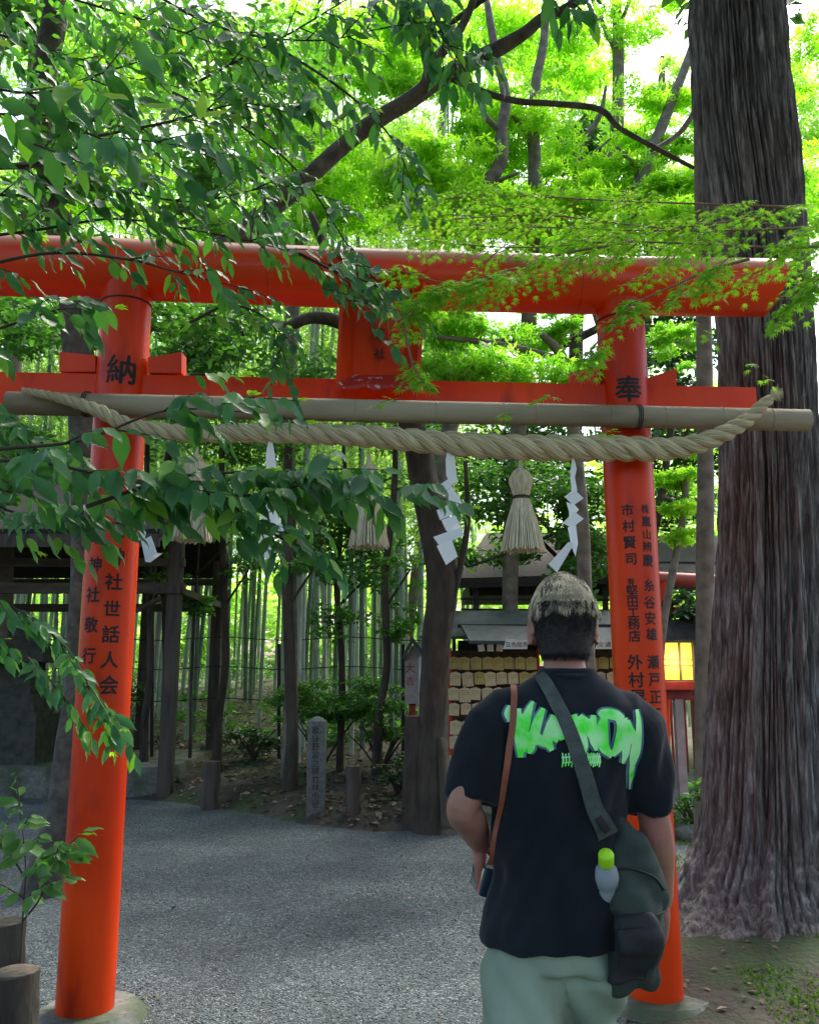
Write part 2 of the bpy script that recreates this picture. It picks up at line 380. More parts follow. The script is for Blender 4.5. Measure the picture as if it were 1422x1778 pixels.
# fallen leaves
n = 9000; x = rng.uniform(-9, 2.2, n); y = np.array([Yb(a) for a in x]) + .1 + rng.random(n) ** 1.3 * 12
pos = np.array([(a, b, tz(a, b) + .01) for a, b in zip(x, y)]); ax = nrm(rng.normal(size=(n, 3)) * [1, 1, .3]); up = nrm(rng.normal(size=(n, 3)) * .35 + [0, 0, 1])
lv = [place(DIA, pos, ax, up, rng.uniform(.05, .12, n))]
n = 380; x = rng.uniform(1.2, 3.6, n); y = rng.uniform(3.6, 8, n); pos = np.array([(a, b, tz(a, b) + .008) for a, b in zip(x, y)])
lv.append(place(DIA, pos, nrm(rng.normal(size=(n, 3)) * [1, 1, .2]), nrm(rng.normal(size=(n, 3)) * .3 + [0, 0, 1]), rng.uniform(.02, .06, n)))
n = 150; x = rng.uniform(-2, 1.1, n); y = rng.uniform(3.6, 10, n); pos = np.stack([x, y, np.full(n, .014)], 1)
lv.append(place(DIA, pos, nrm(rng.normal(size=(n, 3)) * [1, 1, .2]), nrm(rng.normal(size=(n, 3)) * .3 + [0, 0, 1]), rng.uniform(.02, .045, n)))
V, Fc = merge(lv); tag(npmesh('leaf_litter', V, Fc, L['litter']), 'dry brown leaves strewn over the bank and path', 'leaf litter', kind='stuff')
# moss
n = 42000; x = rng.uniform(1.25, 4.4, n); y = rng.uniform(3.3, 9.6, n); k = np.array([noise.noise(Vector((a * 1.6, b * 1.6, 3))) + (.42 if (b < 4.6 and a > 1.6) else .35 if (b > 6.6 and a < 2.3 and a > 1.8) else -.12) > .12 for a, b in zip(x, y)])
x, y = x[k], y[k]; n = len(x); pos = np.array([(a, b, tz(a, b) - .002) for a, b in zip(x, y)])
V, Fc = place(DIA, pos, nrm(rng.normal(size=(n, 3)) + [0, 0, 1.2]), nrm(rng.normal(size=(n, 3))), rng.uniform(.012, .032, n))
tag(npmesh('moss', V, Fc, leafmat('moss_green', (.05, .12, .01), (.14, .25, .02), rough=.9, trans=.2)), 'bright green moss on the soil beside the cedar roots', 'moss', kind='stuff')
# ================================================================== torii gate
YL, YR = 4.25, 4.42
torii = empty('torii_gate', P(640, 1740, 4.33), 'tall vermilion torii gate with black lettering, straw rope and bamboo pole in front', 'torii gate')
torii.location.z = 0
L0, L1 = P(148, 1752, YL), P(222, 500, YL); R0, R1 = P(1138, 1728, YR), P(1075, 530, YR)
RP = .127
def zline(a, b, z): return a + (b - a) * ((z - a.z) / (b.z - a.z))
def gate_text(items, a, b, r, parent, name='inscription'):
    """items: (char, px, py, pixel size)"""
    mb = MB()
    for ch, px, py, ps in items:
        c = None
        for it in range(3):
            Y = (a.y + b.y) / 2 if c is None else c.y
            p = P(px, py, Y); c = zline(a, b, p.z)
        tow = Vector((-c.x, -c.y, 0)).normalized(); side = Vector((tow.y * -1, tow.x, 0))
        if side.x < 0: side = -side
        d = math.hypot(c.x, c.y); pr = r
        lat = (p - c).dot(side); lat = max(-.97 * r, min(.97 * r, lat * (1 - r * .8 / d)))
        a0 = math.asin(lat / r)
        size = ps / F * d * 1.06
        g_, f_ = glyph(ch, size, 0); vs, fs = [], []
        for q, (ox, oy) in enumerate(((0, 0), (.022, .008), (-.02, -.01), (.004, .022), (0, -.022))):
            k = len(vs); vs += [Vector((v.x + ox * size, v.y + oy * size, q * .0001)) for v in g_]; fs += [[i + k for i in f] for f in f_]
        bm = bmesh.new(); vv = [bm.verts.new(v) for v in vs]
        for f in fs:
            try: bm.faces.new([vv[i] for i in f])
            except ValueError: pass
        for k in range(-6, 7):
            bmesh.ops.bisect_plane(bm, geom=bm.verts[:] + bm.edges[:] + bm.faces[:], plane_co=(k * size * .09, 0, 0), plane_no=(1, 0, 0))
        bm.verts.index_update(); out = []
        for v in bm.verts:
            an = a0 + v.co.x / r * 1.0; z = p.z + v.co.y; cc = zline(a, b, z)
            out.append(cc + (tow * math.cos(an) + side * math.sin(an)) * (r + .0016 + v.co.z))
        mb.add(out, [[v.index for v in f.verts] for f in bm.faces]); bm.free()
    o = link(name, mb.mesh(name, fix=False), M['black'], parent)
    return o
def pillar(a, b, label):
    mb = MB(); pts = [a + (b - a) * t for t in np.linspace(0, 1, 12)]
    mb.tube(pts, [RP * (1.0 + .004 * math.sin(i)) for i in range(12)], 48)
    o = mb.build('pillar', M['red'], torii, auto=True); o['label'] = label
    t = (b - a).normalized(); mb = MB(); c = b - t * .10
    mb.tube([c + t * q for q in (-.004, -.0035, .0035, .004)], [RP, RP + .004, RP + .004, RP], 48); mb.build('joint_ring', M['black'], o, auto=True)
    return o
pl = pillar(L0, L1, 'pillar on the left with two columns of black characters'); pr_ = pillar(R0, R1, 'pillar on the right beside the man')
for (c, lab, sx) in ((L0, 'low round stone footing', 1), (R0, 'rounded grey stone footing', 1.1)):
    mb = MB(); mb.lathe([(.26 * sx, -.1), (.255 * sx, .0), (.235 * sx, c.z - .02), (.21 * sx, c.z + .004), (.02, c.z + .006)], (c.x + .02, c.y + .02, 0), 36); mb.build('footing_stone', M['stone'], torii, auto=True)
RN = 31
LT = [('納', 210, 655, 50)], [('野', 207, 885, 27), ('宮', 205, 926, 27), ('神', 202, 971, 27), ('社', 198, 1014, 27), ('世', 195, 1059, 26), ('話', 193, 1103, 27), ('人', 191, 1146, 27), ('会', 190, 1189, 29)], \
  [('嵯', 172, 884, 25), ('峨', 169, 938, 25), ('神', 165, 985, 24), ('社', 161, 1036, 25), ('敬', 158, 1087, 25), ('行', 154, 1139, 25), ('会', 152, 1189, 27)]
RT = [('奉', 1092, 688, 46)], [('市', 1089, 893, 20), ('村', 1091, 920, 20), ('賢', 1093, 948, 21), ('司', 1095, 976, 20), ('有', 1095, 1014, 12), ('堅', 1097, 1030, 19), ('田', 1098, 1049, 18), ('工', 1099, 1067, 18), ('務', 1100, 1085, 19), ('店', 1101, 1106, 19),
  ('外', 1102, 1150, 24), ('村', 1104, 1180, 24), ('晃', 1107, 1210, 25), ('一', 1108, 1236, 24)], \
  [('株', 1120, 891, 15), ('嵐', 1122, 912, 18), ('山', 1123, 934, 17), ('辨', 1124, 955, 18), ('慶', 1125, 978, 20), ('糸', 1127, 1020, 21), ('谷', 1128, 1049, 21), ('安', 1129, 1076, 21), ('雄', 1131, 1103, 20),
  ('瀬', 1134, 1150, 22), ('戸', 1136, 1180, 22), ('正', 1138, 1209, 22), ('二', 1140, 1237, 22), ('大', 1143, 1275, 22), ('西', 1145, 1305, 22)], [('木', 1152, 1434, 24), ('治', 1154, 1466, 24), ('男', 1155, 1496, 24)]
for q in LT: gate_text(q, L0, L1, RP, pl)
for q in RT: gate_text(q, R0, R1, RP, pr_)
# top beam
KA, KB = P(222, 470, YL), P(1075, 494, YR)
dirv = (KB - KA); 
def kpt(px, py):
    # point on the vertical plane through the two pillars
    x, y, z = ray(px, py); k = (KB.y - KA.y) / (KB.x - KA.x); Yp = (KA.y - KA.x * k) / (1 - k * x / y)
    return P(px, py, Yp)
mb = MB(); kp = [kpt(x, y) for x, y in [(-160, 455), (222, 468), (640, 484), (1075, 496), (1346, 500)]]
RK = .158; pts = [Vector(q) for q in spline(kp, 5)]
mb.tube(pts, RK, 56)
bm_ = mb.mesh('top_beam'); 
for v in bm_.vertices:    # slanted end cut: lower edge shorter
    d = (Vector(v.co) - pts[-1])
    if abs(d.dot((pts[-1] - pts[-2]).normalized())) < .01: v.co.x += d.z * .42
m = bpy.data.materials.new('weathered_toplit_vermilion'); m.use_nodes = True; n = m.node_tree; b = n.nodes['Principled BSDF']; b.inputs['Roughness'].default_value = .36; b.inputs['Specular IOR Level'].default_value = .3; b.inputs['Coat Weight'].default_value = .12; b.inputs['Coat Roughness'].default_value = .12
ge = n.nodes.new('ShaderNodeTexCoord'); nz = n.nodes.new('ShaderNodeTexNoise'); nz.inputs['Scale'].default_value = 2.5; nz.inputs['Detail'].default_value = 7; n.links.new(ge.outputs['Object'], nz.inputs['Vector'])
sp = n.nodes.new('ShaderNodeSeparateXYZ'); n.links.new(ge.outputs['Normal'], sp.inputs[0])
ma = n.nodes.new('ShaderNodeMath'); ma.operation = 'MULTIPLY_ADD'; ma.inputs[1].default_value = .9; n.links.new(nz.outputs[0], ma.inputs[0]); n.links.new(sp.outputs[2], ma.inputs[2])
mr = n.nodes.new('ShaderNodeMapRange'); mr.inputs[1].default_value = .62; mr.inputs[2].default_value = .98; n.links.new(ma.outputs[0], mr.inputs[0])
mx = n.nodes.new('ShaderNodeMix'); mx.data_type = 'RGBA'; n.links.new(mr.outputs[0], mx.inputs[0]); mx.inputs[6].default_value = (.80, .052, .003, 1); mx.inputs[7].default_value = (.60, .24, .17, 1); n.links.new(mx.outputs[2], b.inputs['Base Color'])  # upward-facing side paler: faded paint plus sky highlight painted into the colour
bm_.set_sharp_from_angle(angle=R(50)) if False else None
bm_.polygons.foreach_set('use_smooth', [True] * len(bm_.polygons)); bm_.set_sharp_from_angle(angle=R(40))
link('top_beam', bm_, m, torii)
mb = MB()
for t in (.42, .70):
    i = int(t * (len(pts) - 1)); d_ = (pts[i + 1] - pts[i]).normalized(); mb.tube([pts[i] - d_ * .0012, pts[i] + d_ * .0012], RK + .0006, 56, cap=False)
mb.build('joint_line', M['darkred'], torii)
# tie beam
na, nb = kpt(-140, 678), kpt(1307, 706)
u = (nb - na); u.z = 0; L_ = u.length; ang = math.atan2(nb.y - na.y, nb.x - na.x)
def beam(a, b, h, th, name, par, mt, bev=.006):
    d = b - a; c = (a + b) / 2; rot = d.to_track_quat('X', 'Z').to_matrix(); mb = MB(); mb.box(c, (d.length, th, h), rot, bev=bev); return mb.build(name, mt, par, auto=True)
beam(na, nb, .185, .10, 'tie_beam', torii, M['red'])
for x0, x1, ya, yb, yc in ((110, 172, 616, 622, 650), (262, 320, 626, 616, 652), (988, 1038, 652, 640, 676), (1118, 1171, 662, 644, 676)):
    q = [kpt(x0, ya), kpt(x1, yb), kpt(x1, yc), kpt(x0, yc)]
    mb = MB(); nrmv = Vector((0.05, 1, 0)).normalized(); mb.prism([p - nrmv * .042 for p in q], nrmv * .084); mb.build('wedge', M['red'], torii)
# plaque
pq = empty('name_plaque', kpt(660, 660), 'flared red plaque with scalloped lip fixed between the two torii beams', 'plaque')
def fr(px, py, off): return P(px, py, kpt(px, py).y - off)
mb = MB(); mb.prism([fr(616, 492, .09), fr(704, 494, .09), fr(700, 655, .13), fr(613, 651, .13)], (0, .03, 0)); mb.build('panel', M['red'], pq)
mb = MB(); mb.prism([fr(598, 488, .20), fr(616, 492, .09), fr(613, 651, .13), fr(588, 670, .22)], (-.018, .01, 0)); mb.build('side_board', M['red'], pq)
mb = MB(); mb.prism([fr(734, 490, .20), fr(704, 494, .09), fr(700, 655, .13), fr(722, 673, .22)], (.018, .01, 0)); mb.build('side_board', M['red'], pq)
def scallop(x0, x1, y0, y1, o0, xi0, xi1, yi, oi, th):
    pts = []
    for k in range(31):
        t = k / 30; s_ = abs(math.sin(t * math.pi * 3)) ** .7
        pts.append(fr(x0 + (x1 - x0) * t, y0 + (y1 - y0) * t + 7 * s_ - 3, o0))
    inner = [fr(xi0 + (xi1 - xi0) * t, yi, oi) for t in np.linspace(1, 0, 31)]
    mb = MB(); mb.prism(pts + inner, th); return mb
mlip = mat('peeling_red_paint', (.45, .03, .02), .5, (.42, .03, .02), 5, col3=(.62, .50, .48), s3=26, lo3=.61, hi3=.65)
scallop(586, 724, 668, 674, .23, 613, 700, 650, .125, (0, 0, -.010)).build('lower_lip', mlip, pq)
scallop(612, 744, 470, 474, .24, 616, 704, 492, .09, (0, 0, .012)).build('upper_lip', M['red'], pq)
mb = MB()
for ch, y in (('野', 545), ('宮', 580), ('社', 615)):
    c = fr(659, y, .1285 if y > 600 else .122 if y > 560 else .113); vs, fs = glyph(ch, .062, .012); mb.add([c + Vector((v.x, -.012, v.y)) for v in vs], fs)
mb.build('lettering', M['black'], pq)
# bamboo pole
def ppt(px, py, off): return P(px, py, kpt(px, py).y - off)
OFF = RP + .085
a, b_ = ppt(14, 700, OFF), ppt(1402, 730, OFF)
mb = MB(); pts, rad = [], []; nodes = sorted([(a + (b_ - a) * t) for t in (.09, .2, .31, .42, .52, .605, .645, .74, .81, .885, .95)], key=lambda p: p.x)
ts = [0]; 
for q in nodes: 
    t = (q - a).length / (b_ - a).length; ts += [t - .004, t - .0015, t, t + .0015, t + .004]
ts.append(1)
for t in ts:
    d = min(abs(t - (q - a).length / (b_ - a).length) for q in nodes)
    rad.append(.0565 + (.0022 if d < .0005 else -.0012 if d < .002 else 0)); pts.append(a + (b_ - a) * t)
pts += [b_, b_ - (b_ - a).normalized() * .06]; rad += [.047, .045]
mb.tube(pts, rad, 32, cap=True)
bpo = tag(mb.build('bamboo_pole', M['pole'], auto=True), 'long grey weathered bamboo pole lashed across the front of the torii', 'bamboo pole')
mb = MB(); ud = (b_ - a).normalized()
for q in nodes: mb.tube([q - ud * .0016, q + ud * .0016], .0579, 32, cap=False)
mb.build('node_ring', M['darkwood'], bpo)
# rope
mr_ = bpy.data.materials.new('straw_fibre'); mr_.use_nodes = True; n = mr_.node_tree; b = n.nodes['Principled BSDF']; b.inputs['Roughness'].default_value = .85
uv = n.nodes.new('ShaderNodeUVMap'); mp = n.nodes.new('ShaderNodeMapping'); mp.inputs['Scale'].default_value = (26, 5, 1); mp.inputs['Rotation'].default_value = (0, 0, .25); n.links.new(uv.outputs[0], mp.inputs[0])
nz = n.nodes.new('ShaderNodeTexNoise'); nz.inputs['Scale'].default_value = 1.6; nz.inputs['Detail'].default_value = 6; n.links.new(mp.outputs[0], nz.inputs['Vector'])
cr = n.nodes.new('ShaderNodeValToRGB'); n.links.new(nz.outputs[0], cr.inputs[0]); e = cr.color_ramp.elements; e[0].position = .3; e[0].color = (.20, .15, .06, 1); e[1].position = .62; e[1].color = (.78, .66, .42, 1)
n.links.new(cr.outputs[0], b.inputs['Base Color']); bp = n.nodes.new('ShaderNodeBump'); bp.inputs['Strength'].default_value = 1; bp.inputs['Distance'].default_value = .006; n.links.new(nz.outputs[0], bp.inputs['Height']); n.links.new(bp.outputs[0], b.inputs['Normal'])
RO = OFF + .10
rp = [(40, 678, 6, RO - .01), (100, 690, 9, RO), (170, 712, 12, RO), (225, 738, 14, RO - .02), (320, 752, 16, RO - .05), (430, 755, 18, RO - .07), (520, 758, 19, RO - .08), (640, 765, 21, RO - .09), (780, 777, 23, RO - .09), (900, 784, 24.5, RO - .09), (1000, 785, 25, RO - .09), (1080, 783, 24, RO - .08), (1150, 782, 22, RO - .06), (1205, 772, 19, RO - .03), (1252, 755, 15, RO), (1295, 730, 12.5, RO), (1322, 705, 10.5, RO), (1334, 694, 9, RO)]
cl = [(*ppt(x, y - 7 * max(0, min(1, (x - 300) / 300)) * max(0, min(1, (1200 - x) / 200)), o), r * (.90 if x < 1240 else 1) / F * 4.35) for x, y, r, o in rp]
cl = [(Vector(q[:3]), q[3]) for q in spline(cl, 14)]
strands = [[], [], []]; srad = [[], [], []]; phi = 0
for i, (p, r) in enumerate(cl):
    t = (cl[min(i + 1, len(cl) - 1)][0] - cl[max(i - 1, 0)][0]).normalized(); back = Vector((0, -1, 0)); back = (back - t * back.dot(t)).normalized(); upv = back.cross(t)
    if upv.z < 0: upv = -upv
    if i: phi += (p - cl[i - 1][0]).length / (r * 4.9) * 2 * math.pi
    for s_ in range(3):
        a_ = phi + s_ * 2 * math.pi / 3
        strands[s_].append(p + (upv * math.cos(a_) + back * math.sin(a_)) * r * .54); srad[s_].append(r * .54)
rope = empty('straw_rope', cl[0][0], 'thick twisted straw rope sagging under the bamboo pole, frayed at its right end', 'rope')
for s_ in range(3): 
    mb = MB(); mb.tube(strands[s_], srad[s_], 18); mb.build('strand', mr_, rope, smooth=True)
mb = MB(); e0, e1 = cl[-1][0], ppt(1352, 680, RO + .01); d = (e1 - e0).normalized()
for k in range(90):
    v = Vector(rng.normal(size=3)) * .42; q = (d + v * .9).normalized(); st = e0 + Vector(rng.normal(size=3)) * .006; ln = random.uniform(.05, .085)
    mb.tube([st, st + (d * .6 + q * .4) * ln * .5, st + (d * .3 + q * .7) * ln], [.0022, .002, .0012], 5)
mb.build('frayed_end', mat('pale_straw', (.66, .58, .42), .8, (.5, .42, .28), 20), rope)
mb = MB(); mb.tube([e0 - d * .012, e0 - d * .008, e0 + d * .008, e0 + d * .012], [.021, .024, .024, .021], 16); mb.build('binding', mr_, rope)
# lashings of the pole
for x, y in ((152, 702), (1108, 724)):
    mb = MB(); c = ppt(x, y, OFF)
    for k in range(3):
        ring = [c + Vector(((k - 1) * .009 + .002 * math.sin(q), -math.cos(q) * .062, math.sin(q) * .062)) for q in np.linspace(0, 2 * math.pi, 22)]
        mb.tube(ring, .0022, 6, cap=False)
    tag(mb.build('wire_lashing', M['darkwood'], smooth=True), 'dark wire lashing round the pole at the %s pillar' % ('left' if x < 500 else 'right'), 'lashing')
# ---- paper streamers
def streamer(segs, sc, ox, oy, off, label, flip=False):
    mb = MB()
    for k, s_ in enumerate(segs):
        pts = []
        cx = sum(q[0] for q in s_) / len(s_)
        for (x, y) in s_:
            px = ox + x / sc; bend = .012 * (1 if k % 2 else -1)
            pts.append(ppt(px, oy + y / sc, off + bend * ((x - cx) / sc / 12) + .002 * k))
        mb.prism(pts, (0, .0016, 0))
    return tag(mb.build('paper_streamer', M['paper']), label, 'paper streamer', 'folded white paper streamers hanging from the rope')
C_ = [[(714, 322), (721, 322), (735, 400), (747, 497), (718, 515), (697, 470), (695, 400), (705, 350)], [(672, 510), (710, 484), (722, 520), (674, 552)], [(690, 548), (722, 518), (782, 612), (738, 645), (706, 600)], [(655, 625), (708, 598), (733, 640), (670, 668)], [(676, 668), (738, 645), (775, 735), (722, 742), (695, 710)], [(640, 742), (762, 700), (776, 735), (668, 782)], [(655, 782), (722, 755), (748, 828), (697, 866)]]
D_ = [[(1252, 392), (1260, 392), (1272, 440), (1264, 480), (1275, 540), (1250, 545), (1243, 480)], [(1218, 565), (1260, 532), (1303, 572), (1258, 602)], [(1226, 588), (1262, 600), (1282, 622), (1240, 668), (1238, 630)], [(1210, 680), (1262, 630), (1303, 662), (1250, 703)], [(1232, 700), (1268, 690), (1278, 770), (1266, 828), (1248, 780)], [(1148, 862), (1235, 765), (1262, 770), (1185, 900)]]
A_ = [[(985, 90), (1050, 90), (1045, 150), (975, 225), (938, 190)], [(975, 225), (1050, 165), (1060, 250), (1030, 380), (1000, 300)], [(968, 470), (1020, 400), (1050, 440), (1040, 485), (975, 505)], [(1015, 500), (1085, 465), (1130, 590), (1045, 650)], [(1045, 650), (1130, 590), (1170, 590), (1080, 655)]]
streamer(C_, 2.539, 500, 640, RO - .08, 'zigzag white paper streamer at the middle of the rope, left of the clear straw tassel')
streamer(D_, 2.539, 500, 640, RO - .08, 'zigzag white paper streamer between the straw tassel and the right pillar')
streamer(A_, 4.133, 0, 818, RO - .05, 'curled white paper streamer beside the left pillar')
streamer([[(1020, 20), (1040, 15), (1048, 90), (1000, 100)]] if False else [[(x + 0, y) for x, y in s_] for s_ in C_], 2.539, 500 - 312, 632, RO - .07, 'white paper streamer mostly hidden by dark leaves left of the middle')
# ---- straw tassels
mstraw = mat('straw_bundle', (.72, .62, .42), .8, (.46, .37, .22), 60, bump=.8, bscale=120, stretch=(1, 1, .08))
def tassel(px, ytop, ybot, sc, off, label):
    t = ppt(px, ytop, off); h = (ytop - ybot) / F * 4.35 * -1; t0 = empty('straw_tassel', t, label, 'straw tassel', 'straw tassels hanging from the rope')
    mb = MB(); prof = [(.004, 0), (.010, -.02), (.012, -.06), (.035, -.075), (.056, -.11), (.058, -.135), (.048, -.17), (.038, -.20), (.036, -.21)]
    prof = [(r * sc, z * sc) for r, z in prof][::-1]
    mb.lathe(prof, t, 40)
    me = mb.mesh('bulb', True)
    for v in me.vertices:
        d = v.co - t; an = math.atan2(d.y, d.x); rr = math.hypot(d.x, d.y); k = 1 + .04 * math.sin(an * 26); v.co.x = t.x + d.x * k; v.co.y = t.y + d.y * k
    link('bulb', me, mstraw, t0)
    mb = MB(); c = t + Vector((0, 0, -.205 * sc)); mb.tube([c + Vector((math.cos(a) * .039 * sc, math.sin(a) * .039 * sc, 0)) for a in np.linspace(0, 2 * math.pi, 20)], .004 * sc, 6, cap=False)
    mb.tube([c + Vector((math.cos(a) * .040 * sc, math.sin(a) * .040 * sc, -.009)) for a in np.linspace(0, 2 * math.pi, 20)], .0035 * sc, 6, cap=False); mb.build('binding_cord', M['twig'], t0, smooth=True)
    mb = MB(); zl = -h
    for k in range(230):
        an = random.uniform(0, 2 * math.pi); rr = random.random() ** .4; r0 = .034 * sc * rr; r1 = .108 * sc * rr * random.uniform(.92, 1.03)
        a_ = c + Vector((math.cos(an) * r0, math.sin(an) * r0, 0)); e_ = Vector((t.x + math.cos(an) * r1, t.y + math.sin(an) * r1, t.z + zl * random.uniform(.97, 1.01)))
        mid = a_.lerp(e_, .5) + Vector((math.cos(an), math.sin(an), 0)) * .006
        mb.tube([a_, mid, e_], [.003 * sc, .0038 * sc, .0036 * sc], 4)
    mb.build('skirt', mat('straw', (.80, .70, .50), .8, (.56, .46, .29), 90, stretch=(1, 1, .03)), t0)
tassel(903, 792, 956, 1.0, RO - .09, 'straw tassel in clear view left of the man\'s head, above the pavilion roof')
tassel(641, 786, 948, .93, RO - .09, 'straw tassel partly behind leaves, below the red name plaque')
tassel(342, 772, 934, .93, RO - .06, 'straw tassel almost hidden by dark leaves near the left pillar')
# ================================================================== buildings and furniture behind the gate
def wbox(mb, px0, px1, py0, py1, Y, depth, **k):
    a, b = P(px0, py0, Y), P(px1, py1, Y); mb.box(((a.x + b.x) / 2, Y + depth / 2, (a.z + b.z) / 2), (abs(b.x - a.x), depth, abs(b.z - a.z)), **k); return mb
# ---- open wooden pavilion at the left
pav = empty('wooden_pavilion', (-4.6, 11.6, 0), 'dark open wooden pavilion with stone plinth behind the left pillar', 'pavilion')
PY = 11.2
mb = MB(); x1 = P(292, 1385, PY).x
mb.box((x1 / 2 - 5.5, PY + 1.35, .18), (11 + x1, 2.6, .40), bev=.02); mb.build('plinth', M['stone'], pav, auto=True)
for px, y in ((285, PY - .06), (285, PY + 2.5), (-260, PY - .06), (130, PY + 2.5)):
    mb = MB(); p = P(px, 1385, PY); zt = P(285, 925, PY).z; mb.box((p.x, y + .1, zt / 2 - .1), (.17, .17, zt + .1), bev=.008); mb.build('post', M['oldwood'], pav, auto=True)
for py, hh, yy in ((976, .10, PY), (1021, .13, PY), (976, .1, PY + 2.5), (1030, .12, PY + 2.5)):
    p = P(320, py, PY); mb = MB(); mb.box((p.x / 2 - 4.8, yy + .04, p.z), (p.x + 9.6, .12, hh)); mb.build('crossbeam', M['beamwood'], pav)
zt = P(300, 930, PY).z; xr = P(312, 930, PY).x
mb = MB(); 
mb.prism([(-11, PY - .9, zt - .18), (-11, PY + 1.3, zt + .95), (-11, PY + 3.5, zt - .18), (-11, PY + 3.5, zt - .06), (-11, PY + 1.3, zt + 1.12), (-11, PY - .9, zt - .06)], (11 + xr, 0, 0)); rf = mb.build('roof', M['shake'], pav)
mb = MB()
for k in range(24):
    x = xr - .1 - k * .42; mb.prism([(x, PY - .85, zt - .25), (x, PY + 1.3, zt + .86), (x, PY + 1.3, zt + .93), (x, PY - .85, zt - .18)], (.07, 0, 0))
mb.build('rafters', M['beamwood'], rf)
mb = MB(); mb.box((xr / 2 - 5.5, PY - .88, zt - .20), (11 + xr, .05, .16)); mb.build('fascia', M['oldwood'], rf)
mb = MB(); wbox(mb, 268, 312, 1018, 1030, PY - .1, 2.7); mb.build('bracket', M['oldwood'], pav)
d0, d1 = P(232, 1060, PY), P(278, 1036, PY); mb = MB(); mb.tube([d0 + Vector((0, .1, 0)), d1 + Vector((0, .1, 0))], .035, 8); mb.build('brace', M['oldwood'], pav)
# ---- stone lantern on the plinth
sl_ = empty('stone_lantern', P(30, 1300, 11.9), 'low wide stone lantern standing on the pavilion plinth at the left edge', 'stone lantern')
c = P(28, 1300, 11.9); c.z = .38; zz = lambda py: P(28, py, 11.9).z - c.z
M['mossy'] = mat('mossy_old_stone', (.075, .075, .062), .95, (.035, .045, .028), 9, bump=.6, bscale=50)
def sq(mb, w0, w1, z0, z1):
    vs = [(c.x + sx * w_ / 2, c.y + sy * w_ / 2, c.z + z) for w_, z in ((w0, z0), (w1, z1)) for sx, sy in ((-1, -1), (1, -1), (1, 1), (-1, 1))]
    mb.add(vs, [(3, 2, 1, 0), (4, 5, 6, 7), (0, 1, 5, 4), (1, 2, 6, 5), (2, 3, 7, 6), (3, 0, 4, 7)])
mb = MB(); sq(mb, .9, .82, 0, zz(1235)); sq(mb, .7, .62, zz(1235), zz(1205)); mb.build('base', M['mossy'], sl_)
mb = MB(); sq(mb, .45, .45, zz(1205), zz(1150)); fb = mb.build('fire_box', M['mossy'], sl_)
mb = MB(); sq(mb, 1.0, .85, zz(1150), zz(1135)); sq(mb, .85, .3, zz(1135), zz(1105)); sq(mb, .22, .12, zz(1105), zz(1075)); mb.build('cap', M['mossy'], sl_)
# ---- sawhorse barrier
sh = empty('sawhorse', P(135, 1305, 11.6), 'low wooden sawhorse leaning on the pavilion plinth behind the left pillar', 'sawhorse')
for (x0, y0, x1_, y1_, dy) in ((98, 1302, 122, 1235, 0), (150, 1310, 128, 1235, .3), (148, 1302, 170, 1240, 0), (210, 1312, 172, 1240, .3)):
    mb = MB(); mb.tube([P(x0, y0, 11.5 + dy), P(x1_, y1_, 11.65)], .028, 8); mb.build('leg', M['oldwood'], sh)
mb = MB(); mb.tube([P(95, 1236, 11.65), P(200, 1243, 11.65)], .035, 8); mb.build('rail', M['oldwood'], sh)
# ---- stone marker
st = empty('stone_marker', P(547, 1410, 9.7), 'upright grey stone marker with a column of dark engraved characters', 'stone marker')
Ys = 9.55; a, b_ = P(531, 1428, Ys), P(565, 1252, Ys); mb = MB()
cx, w_ = (a.x + b_.x) / 2, (b_.x - a.x); mb.box((cx, Ys + .1, b_.z / 2 - .05), (w_, .2, b_.z + .1), bev=.012)
mb.loft([(cx, Ys + .1, b_.z - .002, w_ / 2 - .008, .09), (cx, Ys + .1, b_.z + .03, w_ / 2 - .04, .06), (cx, Ys + .1, b_.z + .045, .01, .01)], 16, 6)
mb.build('stone_post', mat('pale_granite', (.17, .18, .165), .9, (.11, .12, .105), 30, bump=.3, bscale=60), st, auto=True)
mb = MB()
for k, ch in enumerate('歌詠野宮之碑竹林小径'):
    if k == 5: pass
    p = P(548, 1268 + k * 14.2, Ys); vs, fs = glyph(ch, .085, .0); mb.add([p + Vector((v.x, -.0025, v.y)) for v in vs], fs)
mb.build('engraving', M['black'], st)
# ---- wooden stumps and posts on the bank
def post(px, pyb, pyt, r, name, label, cat, m='oldwood', group=None, top=None):
    g = G(px, pyb); g = P(px, pyb, g.y); zt_ = P(px, pyt, g.y).z; z0 = tz(g.x, g.y) - .1; mb = MB()
    pts = [Vector((g.x + .01 * math.sin(k * 2), g.y, z0 + (zt_ - z0) * k / 6)) for k in range(7)]
    mb.tube(pts, [r * (1.12 - .02 * k) for k in range(7)], 14, wob=.12)
    return tag(mb.build(name, M[m], smooth=False, auto=True), label, cat, group)
post(365, 1405, 1322, .10, 'wooden_stump', 'short dark wooden stump on the bank right of the pavilion post', 'stump')
post(613, 1430, 1330, .075, 'wooden_stump', 'dark wooden post stub right of the stone marker', 'stump')
post(735, 1438, 1243, .19, 'tree_stump', 'tall dark tree stump with sprouts, beside the roofed notice box', 'stump', 'bark')
post(808, 1440, 1250, .04, 'thin_stake', 'slim grey stake at the foot of the curved trunk', 'stake') if False else None
def slim(px0, py0, px1, py1, Y, r, label, m='darkwood', name='fence_post', cat='fence post', group=None):
    a, b_ = P(px0, py0, Y), P(px1, py1, Y); mb = MB(); a.z = min(a.z, tz(a.x, Y)) - .05; mb.tube([a, b_], r, 10); return tag(mb.build(name, M[m], smooth=True), label, cat, group)
fen = empty('wire_fence', P(485, 1325, 12.6), 'black wire fence with slim posts crossing in front of the bamboo grove', 'fence')
